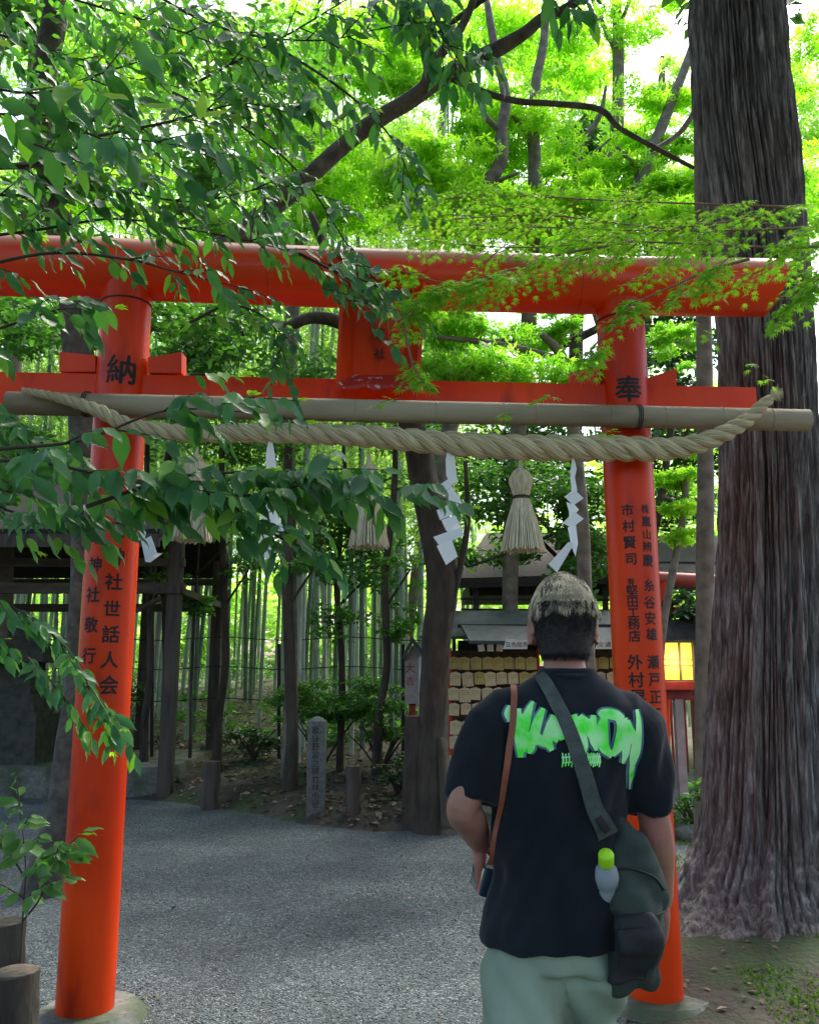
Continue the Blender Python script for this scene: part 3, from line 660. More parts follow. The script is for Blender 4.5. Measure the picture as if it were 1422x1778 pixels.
for px in (60, 265, 485, 700):
    a, b_ = P(px, 1330, 12.6), P(px, 1118, 12.6); a.z = 0.1; mb = MB(); mb.tube([a, b_], .026, 8); mb.build('post', M['black'], fen)
for py in (1109, 1160, 1215):
    mb = MB(); pts = [P(x, py + 3 * math.sin(x / 35), 12.58) for x in range(-200, 901, 30)]; mb.tube(pts, .007, 5); mb.build('wire', M['black'], fen)
# ---- roofed notice box on red post
nb_ = empty('notice_box', P(722, 1380, 10.2), 'small white notice box with a pitched roof on a red post', 'notice box')
Yn = 10.2
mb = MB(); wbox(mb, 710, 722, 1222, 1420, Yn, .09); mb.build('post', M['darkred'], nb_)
mb = MB(); q = [P(703, 1222, Yn), P(732, 1228, Yn - .0), P(736, 1142, Yn), P(719, 1118, Yn), P(703, 1142, Yn)]; mb.prism(q, (0, .22, 0)); bx = mb.build('box', mat('pale_board', (.42, .36, .33), .7, (.30, .25, .23), 12), nb_)
mb = MB(); q = [P(727, 1228, Yn), P(735, 1228, Yn), P(735, 1140, Yn), P(727, 1140, Yn)]; mb.prism([p + Vector((0, -.05, 0)) for p in q], (0, .045, 0)); mb.build('side_panel', M['white'], nb_)
mb = MB(); q = [P(716, 1105, Yn - .1), P(742, 1140, Yn - .1), P(738, 1143, Yn - .1), P(716, 1114, Yn - .1), P(701, 1146, Yn - .1), P(697, 1142, Yn - .1)]; mb.prism(q, (0, .42, 0)); mb.build('roof', M['copper'], nb_)
mb = MB()
for ch, py, s_ in (('大', 1160, .12), ('吉', 1182, .10)):
    p = P(712, py, Yn); vs, fs = glyph(ch, s_); mb.add([p + Vector((v.x, -.004, v.y)) for v in vs], fs)
mb.build('lettering', M['darkred'], nb_)
# ---- votive plaque racks
YE = 10.0
def rack(px0, px1, label):
    t = empty('plaque_rack', P((px0 + px1) / 2, 1392, YE), label, 'plaque rack')
    for px in (px0, px1):
        mb = MB(); wbox(mb, px - 5, px + 5, 1125, 1392, YE, .07); mb.build('post', M['red'], t)
    for py in (1133, 1160, 1188, 1216, 1246, 1270, 1303, 1338, 1372):
        mb = MB(); wbox(mb, px0 - 5, px1 + 5, py - 3.5, py + .5, YE + .02, .03); mb.build('hanging_rail', M['red'] if py > 1290 else M['oldwood'], t)
    mb = MB(); wbox(mb, px0 - 5, px1 + 5, 1130, 1385, YE + .16, .02); mb.build('backing', M['oldwood'], t)
    return t
r1 = rack(781, 938, 'red framed rack of votive plaques left of the man, under a green copper roof')
r2 = rack(1016, 1105, 'red framed rack of votive plaques between the man and the right pillar')
# shared roof over the racks
rt = empty('rack_roof', P(860, 1130, YE), 'two-tier dark green copper roof over the plaque racks', 'roof shelter')
def slab(pts, th, name, m, par): mb = MB(); mb.prism(pts, (0, 0, th)); return mb.build(name, m, par)
slab([P(728, 1104, YE - .25), P(1108, 1110, YE - .25), P(1100, 1060, YE + .5), P(745, 1060, YE + .5)], -.03, 'upper_roof', M['copper'], rt)
slab([P(815, 1112, YE - .5), P(1115, 1116, YE - .5), P(1108, 1088, YE - .22), P(800, 1084, YE - .22)], -.035, 'lower_roof', M['copper'], rt)
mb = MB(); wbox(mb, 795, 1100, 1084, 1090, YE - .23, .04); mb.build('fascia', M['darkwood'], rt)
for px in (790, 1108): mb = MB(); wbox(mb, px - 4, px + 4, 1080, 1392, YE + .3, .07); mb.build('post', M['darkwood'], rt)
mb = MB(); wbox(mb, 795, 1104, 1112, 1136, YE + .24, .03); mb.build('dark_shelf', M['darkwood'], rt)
# plaques
def plaque_mesh(mname, m):
    mb = MB(); w_, h = .112, .134; mb.prism([(-w_ / 2, 0, -h), (w_ / 2, 0, -h), (w_ / 2, 0, -.018), (0, 0, 0), (-w_ / 2, 0, -.018)], (0, .009, 0))
    me = mb.mesh(mname); me.materials.append(m)
    m2 = MB(); m2.tube([(-.02, .004, -.02), (-.012, -.004, .022), (.012, -.004, .022), (.02, .004, -.02)], .0022, 5); m3 = m2.mesh(mname + '_cord'); m3.materials.append(M['darkred'])
    m4 = MB()
    for k in range(4):
        for j in range(3): m4.box((-.032 + k * .021, -.0012, -.033 - j * .016), (.013, .0016, .0022 + .002 * ((k * j) % 2)))
    m5 = m4.mesh(mname + '_ink'); m5.materials.append(M['black'])
    return me, m3, m5
PA, PB = plaque_mesh('votive_plaque', M['ema']), plaque_mesh('old_votive_plaque', M['ema2'])
ordn = ['top', 'second', 'third', 'fourth', 'fifth', 'sixth', 'seventh', 'eighth']
rows = [1140, 1166, 1193, 1220, 1250, 1276, 1309, 1345]
for px0, px1, side in ((790, 934, 'left'), (1024, 1100, 'right')):
    for ri, py in enumerate(rows):
        if side == 'right' and ri > 4: continue
        lim = px1 if ri < 2 else [px1, px1, 905, 880, 850, 832, 822, 812][ri]
        if side == 'right': lim = px1
        x = px0 + random.uniform(-3, 3)
        while x < lim:
            A = PB if ri == 0 or (random.random() < .25 and ri < 3) else PA
            root = bpy.data.objects.new('votive_plaque', A[0]); COL.objects.link(root); root.location = P(x, py, YE - .03 - random.uniform(0, .03)); s_ = random.uniform(.98, 1.16); root.scale = (s_, s_, s_ * random.uniform(.95, 1.1)); root.rotation_euler = (random.uniform(-.12, .05), random.uniform(-.07, .07), random.uniform(-.15, .15))
            tag(root, ('olive-toned' if ri == 0 else 'pale wooden') + ' votive plaque in the %s row of the %s rack' % (ordn[ri], side), 'votive plaque', 'votive plaques in the %s row of the %s rack' % (ordn[ri], side))
            for nm, me in (('cord', A[1]), ('writing', A[2])): o = bpy.data.objects.new(nm, me); COL.objects.link(o); o.parent = root
            x += random.uniform(18.4, 20.4)
# white name boards above the racks
for px0, px1, txt, lab in ((876, 915, '五色絵馬', 'white board with four dark characters above the left plaque rack, by the man\'s ear'), (1036, 1085, '交通安全', 'white board with dark characters above the right plaque rack, cut by the pillar')):
    o = empty('name_board', P((px0 + px1) / 2, 1120, YE - .5), lab, 'sign')
    mb = MB(); Yq = YE - .52; mb.prism([P(px0 - 3, 1127, Yq), P(px1, 1127, Yq), P(px1 + 3, 1112, Yq), P(px0 + 3, 1110, Yq)], (0, .02, 0)); mb.build('board', M['white'], o)
    mb = MB()
    for k, ch in enumerate(txt):
        p = P(px0 + 6 + k * (px1 - px0 - 9) / 3, 1119, Yq); vs, fs = glyph(ch, .062); mb.add([p + Vector((v.x, -.003, v.y)) for v in vs], fs)
    mb.build('lettering', M['black'], o)
for k, px in enumerate((830, 846, 862)):
    mb = MB(); wbox(mb, px, px + 11, 1119, 1131, YE - .1, .03, rot=Matrix.Rotation(.15 * (k - 1), 3, 'Y')); tag(mb.build('paper_slip', M['paper']), 'white paper slip under the rack roof, %s of three' % ('leftmost', 'middle', 'rightmost')[k], 'paper slip', 'paper slips under the rack roof')
# ---- second pavilion behind, brown bark roof
pv = empty('thatched_pavilion', P(890, 1200, 14.5), 'open pavilion with brown bark roof behind the plaque racks', 'pavilion')
YP = 14.0
mb = MB(); mb.prism([P(792, 1004, YP), P(1075, 996, YP), P(1050, 925, YP + 1.5), P(845, 925, YP + 1.5)], (0, .02, -.16)); mb.build('roof', M['barkroof'], pv)
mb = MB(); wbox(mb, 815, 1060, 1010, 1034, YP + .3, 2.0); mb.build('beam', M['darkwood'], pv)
for px, m_ in ((882, 'oldwood'), (1050, 'oldwood'), (826, 'oldwood')):
    a, b_ = P(px, 1180, YP + .2), P(px, 1005, YP + .2); a.z = 0; mb = MB(); mb.tube([a, b_], .10 if px == 882 else .05, 12); mb.build('post', M[m_], pv, smooth=True)
for py in (1040, 1058): mb = MB(); mb.tube([P(800, py, YP + .1), P(930, py + 1, YP + .1), P(1060, py + 2, YP + .1)], .018, 6); mb.build('rail', M['darkwood'], pv)
# ---- shrine hall behind the right pillar
hall = empty('shrine_hall', P(1230, 1300, 13), 'dark roofed shrine hall glimpsed between the right pillar and the cedar', 'hall')
YH = 12.5
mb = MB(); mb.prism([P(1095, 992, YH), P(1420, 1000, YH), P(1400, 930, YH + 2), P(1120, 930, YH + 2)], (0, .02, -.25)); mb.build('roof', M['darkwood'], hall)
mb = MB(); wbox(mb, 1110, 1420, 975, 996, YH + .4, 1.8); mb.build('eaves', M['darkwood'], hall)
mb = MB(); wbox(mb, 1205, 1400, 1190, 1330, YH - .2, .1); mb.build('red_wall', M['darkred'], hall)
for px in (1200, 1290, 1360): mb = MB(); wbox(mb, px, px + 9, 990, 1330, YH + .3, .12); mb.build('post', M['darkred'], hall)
# ---- small far torii
ft = empty('small_torii', P(1240, 1330, 9.4), 'smaller red torii seen behind the right pillar and the cedar', 'torii gate')
YF = 9.3
mb = MB(); mb.tube([P(1105, 1002, YF), P(1460, 1020, YF)], .072, 24); mb.build('top_beam', mat('faded_red_paint', (.40, .07, .05), .45, (.3, .05, .035), 5), ft, auto=True)
mb = MB(); beam(P(1120, 1062, YF), P(1440, 1070, YF), .12, .06, 'tie_beam', ft, M['red'])
for px in (1152, 1400): 
    a, b_ = P(px - 3, 1340, YF), P(px, 1010, YF); a.z = -.05; mb = MB(); mb.tube([a, b_], .058, 20); mb.build('pillar', M['red'], ft, auto=True)
# ---- lit lantern
ln = empty('lit_lantern', P(1180, 1330, 9.0), 'lit yellow roofed lantern on a red stand right of the pillar', 'lantern')
YL2 = 8.9
a, b_ = P(1150, 1182, YL2), P(1201, 1112, YL2); cx, cz = (a.x + b_.x) / 2, (a.z + b_.z) / 2; wd, hh = b_.x - a.x, b_.z - a.z
gm = bpy.data.materials.new('glowing_paper'); gm.use_nodes = True; b = gm.node_tree.nodes['Principled BSDF']; b.inputs['Base Color'].default_value = (.8, .6, .1, 1); b.inputs['Emission Color'].default_value = (1, .62, .03, 1); b.inputs['Emission Strength'].default_value = .31
mb = MB(); mb.box((cx, YL2 + wd / 2, cz), (wd - .02, wd - .02, hh)); mb.build('paper_pane', gm, ln)
mb = MB()
for x in (-.5, .08, .5):
    for y in (0, 1): mb.box((cx + x * wd, YL2 + y * wd, cz), (.022, .022, hh + .02))
for z in (-.5, -.12, .02, .5): mb.box((cx, YL2 - .002, cz + z * hh), (wd + .02, .012 if abs(z) < .4 else .03, .008 if abs(z) < .4 else .02))
mb.build('frame', M['oldwood'], ln)
mb = MB(); yc = YL2 + wd / 2; zt_ = b_.z + .0; e_ = wd * .72; r0 = [(cx - e_, yc - e_, zt_), (cx + e_ * 1.05, yc - e_, zt_), (cx + e_ * 1.05, yc + e_, zt_), (cx - e_, yc + e_, zt_)]
mb.add(r0 + [(cx - e_ * .75, yc, zt_ + .21), (cx + e_ * 1.25, yc, zt_ + .24)] + [(p[0], p[1], p[2] - .025) for p in r0], [(0, 1, 5, 4), (1, 2, 5), (2, 3, 4, 5), (3, 0, 4), (9, 8, 7, 6), (0, 6, 7, 1), (1, 7, 8, 2), (2, 8, 9, 3), (3, 9, 6, 0)]); mb.build('roof', M['shake'], ln)
mb = MB(); mb.box((cx, yc, a.z - .05), (wd + .06, wd + .06, .09), bev=.01); mb.build('tray', M['darkred'], ln)
mb = MB(); mb.box((cx + .03, yc, a.z / 2 - .05), (.085, .085, a.z)); mb.build('stand', mat('pale_pink_post', (.40, .30, .30), .7, (.3, .22, .22), 10), ln)
mb = MB(); mb.box((cx + .03, yc, a.z - .14), (.26, .10, .09)); mb.build('bracket', M['darkred'], ln)
tl = bpy.data.lights.new('lantern_light', 'POINT'); tl.energy = 3; tl.color = (1, .75, .3); tl.shadow_soft_size = .1; to = bpy.data.objects.new('lantern_light', tl); COL.objects.link(to); to.location = (cx, YL2 - .12, cz)
# ---- red board fence
rf_ = empty('red_fence', P(1180, 1330, 9.6), 'low dark red board fence below the lit lantern', 'fence')
for k, px in enumerate(range(1150, 1236, 12)):
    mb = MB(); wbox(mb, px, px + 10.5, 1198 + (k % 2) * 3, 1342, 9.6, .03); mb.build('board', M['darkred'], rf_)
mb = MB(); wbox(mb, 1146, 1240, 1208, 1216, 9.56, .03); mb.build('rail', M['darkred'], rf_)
# ---- rocks beside the path
def rock(c, r, label, mt='stone', sq_=.6):
    bm = bmesh.new(); bmesh.ops.create_icosphere(bm, subdivisions=3, radius=1)
    for v in bm.verts:
        k = 1 + .35 * noise.noise(v.co * 1.4 + Vector(c)) + .1 * noise.noise(v.co * 4); v.co = Vector((v.co.x * r[0], v.co.y * r[1], v.co.z * r[2])) * k + Vector(c)
    me = bpy.data.meshes.new('rock'); bm.to_mesh(me); bm.free(); me.polygons.foreach_set('use_smooth', [True] * len(me.polygons)); return tag(link('rock', me, M[mt]), label, 'rock')
g = G(1190, 1455); rock((g.x, g.y, .04), (.15, .2, .12), 'larger rounded grey rock beside the gravel, left of the cedar')
g = G(1188, 1428); rock((g.x + .05, g.y + .2, .03), (.13, .14, .1), 'smaller grey rock behind the larger one beside the cedar')
g = G(505, 1330); rock((P(505, 1330, 12).x, 12, .2), (.22, .2, .08), 'pale flat stone on the bank left of the stone marker')
# ---- stakes at the lower left
for i, (px, pyb, pyt, r, lab) in enumerate(((8, 1800, 1602, .085, 'thick dark cut log standing at the lower left edge'), (28, 1800, 1688, .088, 'shorter cut log with pale top in the lower left corner'))):
    Y = 3.9 - .25 * i; a, b_ = P(px, pyb, Y), P(px, pyt, Y); a.z = -.05; mb = MB(); mb.tube([a.lerp(b_, t) for t in np.linspace(0, 1, 8)], [r * (1 + .03 * math.sin(t * 3)) for t in range(8)], 22, wob=.15)
    o = tag(mb.build('cut_log', M['bark'], auto=True), lab, 'log'); mb = MB(); mb.tube([b_ + Vector((0, 0, -.001)), b_ + Vector((0, 0, .006))], r * .93, 22, wob=.1); mb.build('cut_end', mat('cut_wood_end', (.20, .16, .11), .9, (.1, .08, .06), 30), o)
# ================================================================== cedar
def cedar():
    rows = [(-420, 1196, 1360), (-150, 1196, 1375), (0, 1197, 1385), (200, 1206, 1403), (400, 1238, 1424), (560, 1258, 1440), (800, 1266, 1452), (1000, 1260, 1460), (1200, 1244, 1470), (1350, 1232, 1480), (1450, 1225, 1490), (1520, 1200, 1500), (1560, 1178, 1520), (1600, 1155, 1560), (1640, 1120, 1600)]
    Yc = 5.35; ctl = []
    for py, l, r in rows:
        a, b_ = P(l, py, Yc), P(r, py, Yc); ctl.append((a.z, (a.x + b_.x) / 2, (b_.x - a.x) / 2))
    ctl.append((0.0, ctl[-1][1] + .0, ctl[-1][2] * 1.12)); ctl.append((-.15, ctl[-1][1], ctl[-1][2] * 1.05))
    ctl.sort(); top = ctl[-1]; ctl.append((12.5, top[1] + .05, .14))
    z_ = [c[0] for c in ctl]; N = 420; zs = np.concatenate([np.linspace(-.15, 6.3, 520), np.linspace(6.4, 12.5, 60)])
    cx = np.interp(zs, z_, [c[1] for c in ctl]); rr = np.interp(zs, z_, [c[2] for c in ctl])
    ker = np.ones(25) / 25; cx = np.convolve(np.pad(cx, 12, 'edge'), ker, 'valid'); rr = np.convolve(np.pad(rr, 12, 'edge'), ker, 'valid')
    V = []
    for j, z in enumerate(zs):
        flare = max(0, 1 - (z - .0) / 1.1) ** 2 if z < 1.1 else 0
        for k in range(N):
            an = 2 * math.pi * k / N; ca, sa = math.cos(an), math.sin(an)
            tw = an + .05 * z
            # deep vertical furrows, long strips of bark
            q = Vector((math.cos(tw) * 2.4, math.sin(tw) * 2.4, z * .22)); f1 = noise.noise(q * 1.3)
            q2 = Vector((math.cos(tw) * 9 + f1, math.sin(tw) * 9, z * .55)); f2 = abs(noise.noise(q2)) + .10 * abs(noise.noise(Vector((math.cos(tw) * 7, math.sin(tw) * 7, z * 3.5))))
            q3 = Vector((math.cos(tw) * 26, math.sin(tw) * 26, z * 1.5)); f3 = abs(noise.noise(q3))
            q4 = Vector((math.cos(tw) * 60, math.sin(tw) * 60, z * 5)); f4 = noise.noise(q4)
            low = max(0, 1 - z / .75)
            root = noise.noise(Vector((math.cos(an) * 2.6, math.sin(an) * 2.6, 5))) * flare * .16 + max(0, noise.noise(Vector((math.cos(an) * 4, math.sin(an) * 4, 9)))) * flare * .22
            hor = low * .035 * noise.noise(Vector((ca * 5, sa * 5, z * 26)))
            d = .06 * f1 - .085 * (1 - .6 * low) * (1 - min(1, f2 * 4.0)) ** 1.5 - .016 * (1 - min(1, f3 * 3)) + .008 * f4
            r = rr[j] + (d * (1 - .5 * low) + root + hor) * (1 if z < 6.5 else .4)
            r -= .055; V.append((cx[j] + r * ca, Yc + .18 + r * sa * 1.05, z))
    Fc = [(j * N + k, j * N + (k + 1) % N, (j + 1) * N + (k + 1) % N, (j + 1) * N + k) for j in range(len(zs) - 1) for k in range(N)]
    return V, Fc, cx[0], Yc
m = bpy.data.materials.new('cedar_bark'); m.use_nodes = True; n = m.node_tree; b = n.nodes['Principled BSDF']; b.inputs['Roughness'].default_value = .9; b.inputs['Specular IOR Level'].default_value = .3
tc = n.nodes.new('ShaderNodeTexCoord'); mp = n.nodes.new('ShaderNodeMapping'); mp.inputs['Scale'].default_value = (1, 1, .11); n.links.new(tc.outputs['Object'], mp.inputs[0])
nz = n.nodes.new('ShaderNodeTexNoise'); nz.inputs['Scale'].default_value = 34; nz.inputs['Detail'].default_value = 9; nz.inputs['Roughness'].default_value = .7; n.links.new(mp.outputs[0], nz.inputs['Vector'])
cr = n.nodes.new('ShaderNodeValToRGB'); n.links.new(nz.outputs[0], cr.inputs[0]); e = cr.color_ramp.elements
e[0].position = .32; e[0].color = (.04, .033, .029, 1); e[1].position = .68; e[1].color = (.44, .42, .40, 1); k = e.new(.5); k.color = (.20, .178, .165, 1)
n2 = n.nodes.new('ShaderNodeTexNoise'); n2.inputs['Scale'].default_value = 2.2; n2.inputs['Detail'].default_value = 5; n.links.new(tc.outputs['Object'], n2.inputs['Vector'])
mr = n.nodes.new('ShaderNodeMapRange'); mr.inputs[1].default_value = .4; mr.inputs[2].default_value = .68; n.links.new(n2.outputs[0], mr.inputs[0])
mx = n.nodes.new('ShaderNodeMix'); mx.data_type = 'RGBA'; mx.blend_type = 'MULTIPLY'; mx.inputs[7].default_value = (.86, .80, .74, 1); n.links.new(mr.outputs[0], mx.inputs[0]); n.links.new(cr.outputs[0], mx.inputs[6]); n.links.new(mx.outputs[2], b.inputs['Base Color'])
bp = n.nodes.new('ShaderNodeBump'); bp.inputs['Strength'].default_value = 1; bp.inputs['Distance'].default_value = .03; n.links.new(nz.outputs[0], bp.inputs['Height']); n.links.new(bp.outputs[0], b.inputs['Normal'])
V, Fc, ccx, ccy = cedar()
ced = empty('cedar_tree', (ccx, ccy, 0), 'massive old cedar with deeply furrowed shaggy bark at the right of the photo', 'tree')
npmesh('trunk', V, Fc, m, ced, smooth=True); del V, Fc
mb = MB()
for k in range(0):
    an = -2.9 + k * .36 + random.uniform(-.1, .1); r0, r1 = .55, random.uniform(.95, 1.5); pts, rad = [], []
    for t in np.linspace(0, 1, 9):
        r = r0 + (r1 - r0) * t; x = ccx + math.cos(an + .25 * math.sin(t * 3 + k)) * r; y = ccy + .2 + math.sin(an + .25 * math.sin(t * 3 + k)) * r
        pts.append((x, y, tz(x, y) + .05 * (1 - t) + .0)); rad.append(.10 * (1 - t) + .018)
    mb.tube(pts, rad, 12, wob=.35)

mb = MB()
for k in range(10):
    an = k * 2.4; z = 6.9 + k * .5; a = Vector((ccx, ccy + .15, z)); mb.tube([a, a + Vector((math.cos(an) * 1.2, math.sin(an) * 1.2, .25)), a + Vector((math.cos(an) * 2.6, math.sin(an) * 2.6, .1))], [.07, .05, .02], 7)
mb.build('branch', M['bark'], ced, smooth=True)
A, _ = cloud(15000, (ccx + .2, ccy, 9.2), (3.0, 3.0, 2.4), DIA, .16, pads=40, padr=.28)
npmesh('crown', *A, L['dark'], ced)
bur = P(1385, 1000, 5.2); tag(MB().lathe([(.001, -.05), (.03, -.04), (.035, 0), (.02, .04), (.001, .05)], bur, 10).build('bark_burl', M['darkred'], ced, smooth=True)) if False else None
# ================================================================== generic vine/leaf helpers
def tubes_px(mb, pts, k=5, n=8, wob=.1):
    """pts: (px, py, Y, radius)"""
    c = [(*P(x, y, Y), r) for x, y, Y, r in pts]; c = spline(c, k); mb.tube([q[:3] for q in c], [q[3] for q in c], n, wob=wob); return c
def tree_px(name, label, trunk, limbs, pads, lm, bark, tmpl=DIA, size=.07, cat='tree', group=None, base=None, flat=.6, crown='crown', sides=10):
    """trunk/limbs in picture points with depth; pads: (px, py, Y, rx, ry, rz metres, n, padcount)"""
    b0 = P(*trunk[0][:3]); t = empty(name, (b0.x, b0.y, tz(b0.x, b0.y)), label, cat, group)
    mb = MB(); tr = [list(q) for q in trunk]
    c = [(*P(x, y, Y), r) for x, y, Y, r in tr]; z0 = tz(c[0][0], c[0][1]) - .1
    if c[0][2] > z0 + .15: c = [(c[0][0] - (c[1][0] - c[0][0]) * .15, c[0][1], z0, c[0][3] * 1.25)] + c
    c = spline(c, 6); mb.tube([q[:3] for q in c], [q[3] for q in c], 16, wob=.22); mb.build('trunk', bark, t, smooth=True)
    for lb in limbs:
        mb = MB(); tubes_px(mb, lb, n=sides, wob=.15); mb.build('limb', bark, t, smooth=True)
    lst = []
    for px, py, Y, rx, ry, rz, nn, pc in pads:
        A, pc_ = cloud(nn, P(px, py, Y), (rx, ry, rz), tmpl, size, flat=flat * 1.3, pads=pc * 2, padr=.30, jitter=.4); lst.append(A)
    if lst: npmesh(crown, *merge(lst), lm, t)
    return t
# ---- dark evergreen tree whose trunk shows behind the left pillar
tree_px('oak_tree', 'dark trunked tree behind the left pillar with a long grey limb arching over the gate',
    [(78, 1535, 6.5, .15), (112, 1390, 6.5, .115), (138, 1150, 6.5, .10), (150, 900, 6.5, .10), (140, 650, 6.5, .11), (128, 520, 6.5, .11), (98, 350, 6.4, .10), (72, 200, 6.3, .10), (100, 0, 6.2, .095), (130, -200, 6.2, .08)],
    [[(130, 545, 6.5, .08), (250, 490, 6.3, .075), (400, 420, 6.1, .075), (450, 378, 6.0, .078), (525, 318, 6.0, .07), (600, 250, 6.0, .068), (660, 205, 6.0, .068), (715, 172, 6.0, .066), (760, 140, 6.0, .066), (811, 112, 6.0, .066), (865, 85, 6.0, .062), (911, 58, 6.0, .05), (945, 30, 6.0, .042), (988, 12, 6.0, .04), (1060, -60, 6, .03)],
     [(700, 180, 6.0, .055), (738, 150, 5.9, .05), (752, 110, 5.85, .045), (790, 65, 5.8, .035), (818, 10, 5.8, .03), (840, -60, 5.8, .02)],
     [(785, 135, 6.0, .03), (840, 160, 6.0, .026), (900, 176, 6.0, .024), (960, 180, 6.0, .024), (1040, 190, 6, .024), (1075, 222, 6, .02), (1140, 258, 6, .018), (1205, 292, 6.0, .014)],
     [(100, 300, 6.4, .05), (60, 330, 6.2, .045), (75, 360, 6.1, .035), (20, 440, 6.1, .02)], [(98, 270, 6.3, .03), (60, 285, 6.0, .028), (0, 290, 5.9, .02)]],
    [(60, 300, 6.2, 1.0, .7, .9, 900, 14), (200, 120, 6.3, 1.1, .7, .8, 1300, 16), (120, 560, 6.9, .9, .4, .45, 900, 12), (330, 560, 6.8, .8, .4, .35, 1000, 12), (450, 100, 6.4, 1.0, .6, .8, 1300, 16), (350, 320, 6.7, .9, .6, .55, 1300, 12)],
    L['mid'], M['limb'], OVAL, .085, sides=14)
# ---- curved trunk at centre with limb to the left under the beam
tree_px('leaning_tree', 'brown curved trunk left of the plaque rack with a grey limb under the red beam',
    [(750, 1436, 8.9, .17), (750, 1390, 8.9, .14), (750, 1250, 8.9, .13), (759, 1120, 8.9, .15), (768, 1000, 8.9, .165), (750, 900, 8.9, .15), (735, 830, 8.9, .15), (722, 760, 8.8, .14), (690, 680, 8.7, .12), (650, 610, 8.6, .10), (612, 575, 8.5, .085)],
    [[(625, 585, 8.5, .075), (585, 558, 8.4, .07), (540, 552, 8.3, .06), (500, 566, 8.2, .055), (455, 566, 8.1, .05), (420, 580, 8.0, .03)], [(720, 740, 8.8, .09), (790, 640, 8.7, .07), (860, 598, 8.6, .06), (960, 602, 8.5, .05), (1060, 560, 8.5, .04)],
     [(775, 1440, 8.7, .05), (770, 1380, 8.75, .04), (764, 1280, 8.8, .035)], [(780, 1060, 8.8, .04), (800, 980, 8.8, .035), (812, 900, 8.7, .03), (808, 800, 8.6, .02)],
     [(640, 600, 8.6, .06), (560, 420, 8.6, .05), (540, 370, 8.6, .035)]],
    [(590, 650, 8.5, 1.1, .6, .35, 1500, 12)], L['mid'], M['bark'], OVAL, .08)
# slim grey trunk just left of the cedar
tree_px('slim_tree', 'slim straight grey trunk immediately left of the cedar', [(1222, 1400, 7.2, .075), (1224, 900, 7.2, .07), (1222, 600, 7.2, .065), (1216, 300, 7.2, .06), (1212, 60, 7.2, .055), (1210, -200, 7.2, .05)], [[(1214, 180, 7.2, .03), (1180, 230, 7.1, .025), (1130, 262, 7, .015)]], [(1180, -120, 7.2, .8, .6, .5, 600, 8)], L['mid'], M['palebark'], OVAL, .07)
# ---- sunlit maples (behind): pale trunks, layered crowns
G_ = 'sunlit maples beyond the gate'
def maple(label, trunk, limbs, pads, size=.085, lm='maple_far', tm=TRI): return tree_px('maple_tree', label, trunk, limbs, pads, L[lm], M['palebark'], tm, size, 'tree', G_, flat=.35)
maple('pale maple trunk forking upwards in the bright gap left of the cedar', [(1118, 1180, 11.5, .13), (1085, 700, 11.5, .13), (1060, 480, 11.5, .13), (1047, 340, 11.5, .13), (1062, 280, 11.5, .115), (1071, 220, 11.5, .10), (1073, 100, 11.5, .085), (1070, 0, 11.5, .07), (1066, -120, 11.5, .05)],
    [[(1055, 290, 11.5, .05), (1090, 262, 11.4, .045), (1120, 225, 11.3, .03)], [(1073, 100, 11.5, .04), (1050, 50, 11.4, .035), (1020, -20, 11.3, .03)], [(1073, 70, 11.5, .04), (1085, 20, 11.4, .03), (1110, -40, 11.3, .03)]],
    [(1010, 90, 11.8, 1.1, .9, .45, 1500, 10), (1120, 210, 11, .9, .7, .5, 1700, 10), (1080, 330, 11, 1.2, .8, .35, 1700, 9), (900, 60, 12, 1.3, .9, .6, 2200, 12), (1120, 30, 11.5, .8, .8, .5, 800, 8)])
maple('thin pale trunk leaning right, right of the forked maple', [(1128, 1180, 10.6, .11), (1090, 600, 10.6, .11), (1092, 375, 10.6, .10), (1112, 310, 10.6, .09), (1131, 262, 10.6, .08), (1160, 190, 10.6, .07), (1188, 120, 10.6, .06), (1215, 40, 10.6, .05)],
    [[(1105, 350, 10.6, .04), (1140, 330, 10.5, .035), (1180, 305, 10.4, .02)], [(1115, 300, 10.6, .04), (1090, 275, 10.5, .03), (1070, 255, 10.4, .02)]],
    [(1160, 350, 10.4, .8, .6, .3, 1500, 8), (1140, 390, 10, 1.0, .7, .2, 1500, 8), (1180, 250, 10.8, .5, .5, .3, 600, 6), (1400, 330, 11, .6, .6, .9, 1100, 9), (1410, 100, 11, .6, .6, .7, 700, 8)])
maple('upright pale maple trunk in the middle of the bright foliage', [(884, 1180, 10.9, .10), (890, 850, 10.8, .10), (915, 600, 10.4, .10), (928, 340, 10.2, .085), (926, 230, 10.2, .08), (930, 150, 10.2, .07), (945, 60, 10.2, .055), (950, -60, 10.2, .04)],
    [[(928, 260, 10.2, .04), (905, 220, 10.1, .035), (880, 190, 10, .02)]],
    [(900, 250, 10.5, 1.1, .8, .5, 2200, 12), (960, 380, 10.0, 1.2, .8, .25, 2200, 9), (820, 180, 10.6, .9, .7, .6, 1800, 10), (960, 330, 10, .6, .5, .3, 900, 6)])
maple('crooked pale maple trunk right of the plaque, bending left then up', [(762, 1180, 9.7, .10), (765, 900, 9.7, .10), (800, 600, 9.7, .10), (838, 345, 9.6, .085), (860, 300, 9.6, .08), (872, 270, 9.6, .075), (870, 225, 9.6, .07), (878, 170, 9.6, .06), (860, 90, 9.6, .05), (845, 0, 9.6, .04)],
    [[(870, 230, 9.6, .04), (845, 205, 9.5, .035), (828, 170, 9.4, .02)], [(850, 320, 9.6, .035), (900, 300, 9.5, .02)]],
    [(740, 300, 9.8, 1.0, .7, .5, 2300, 12), (830, 370, 9.5, 1.0, .7, .25, 2200, 9), (700, 60, 10.5, .9, .7, .6, 1700, 10), (640, 140, 10, .7, .6, .5, 1200, 8)])
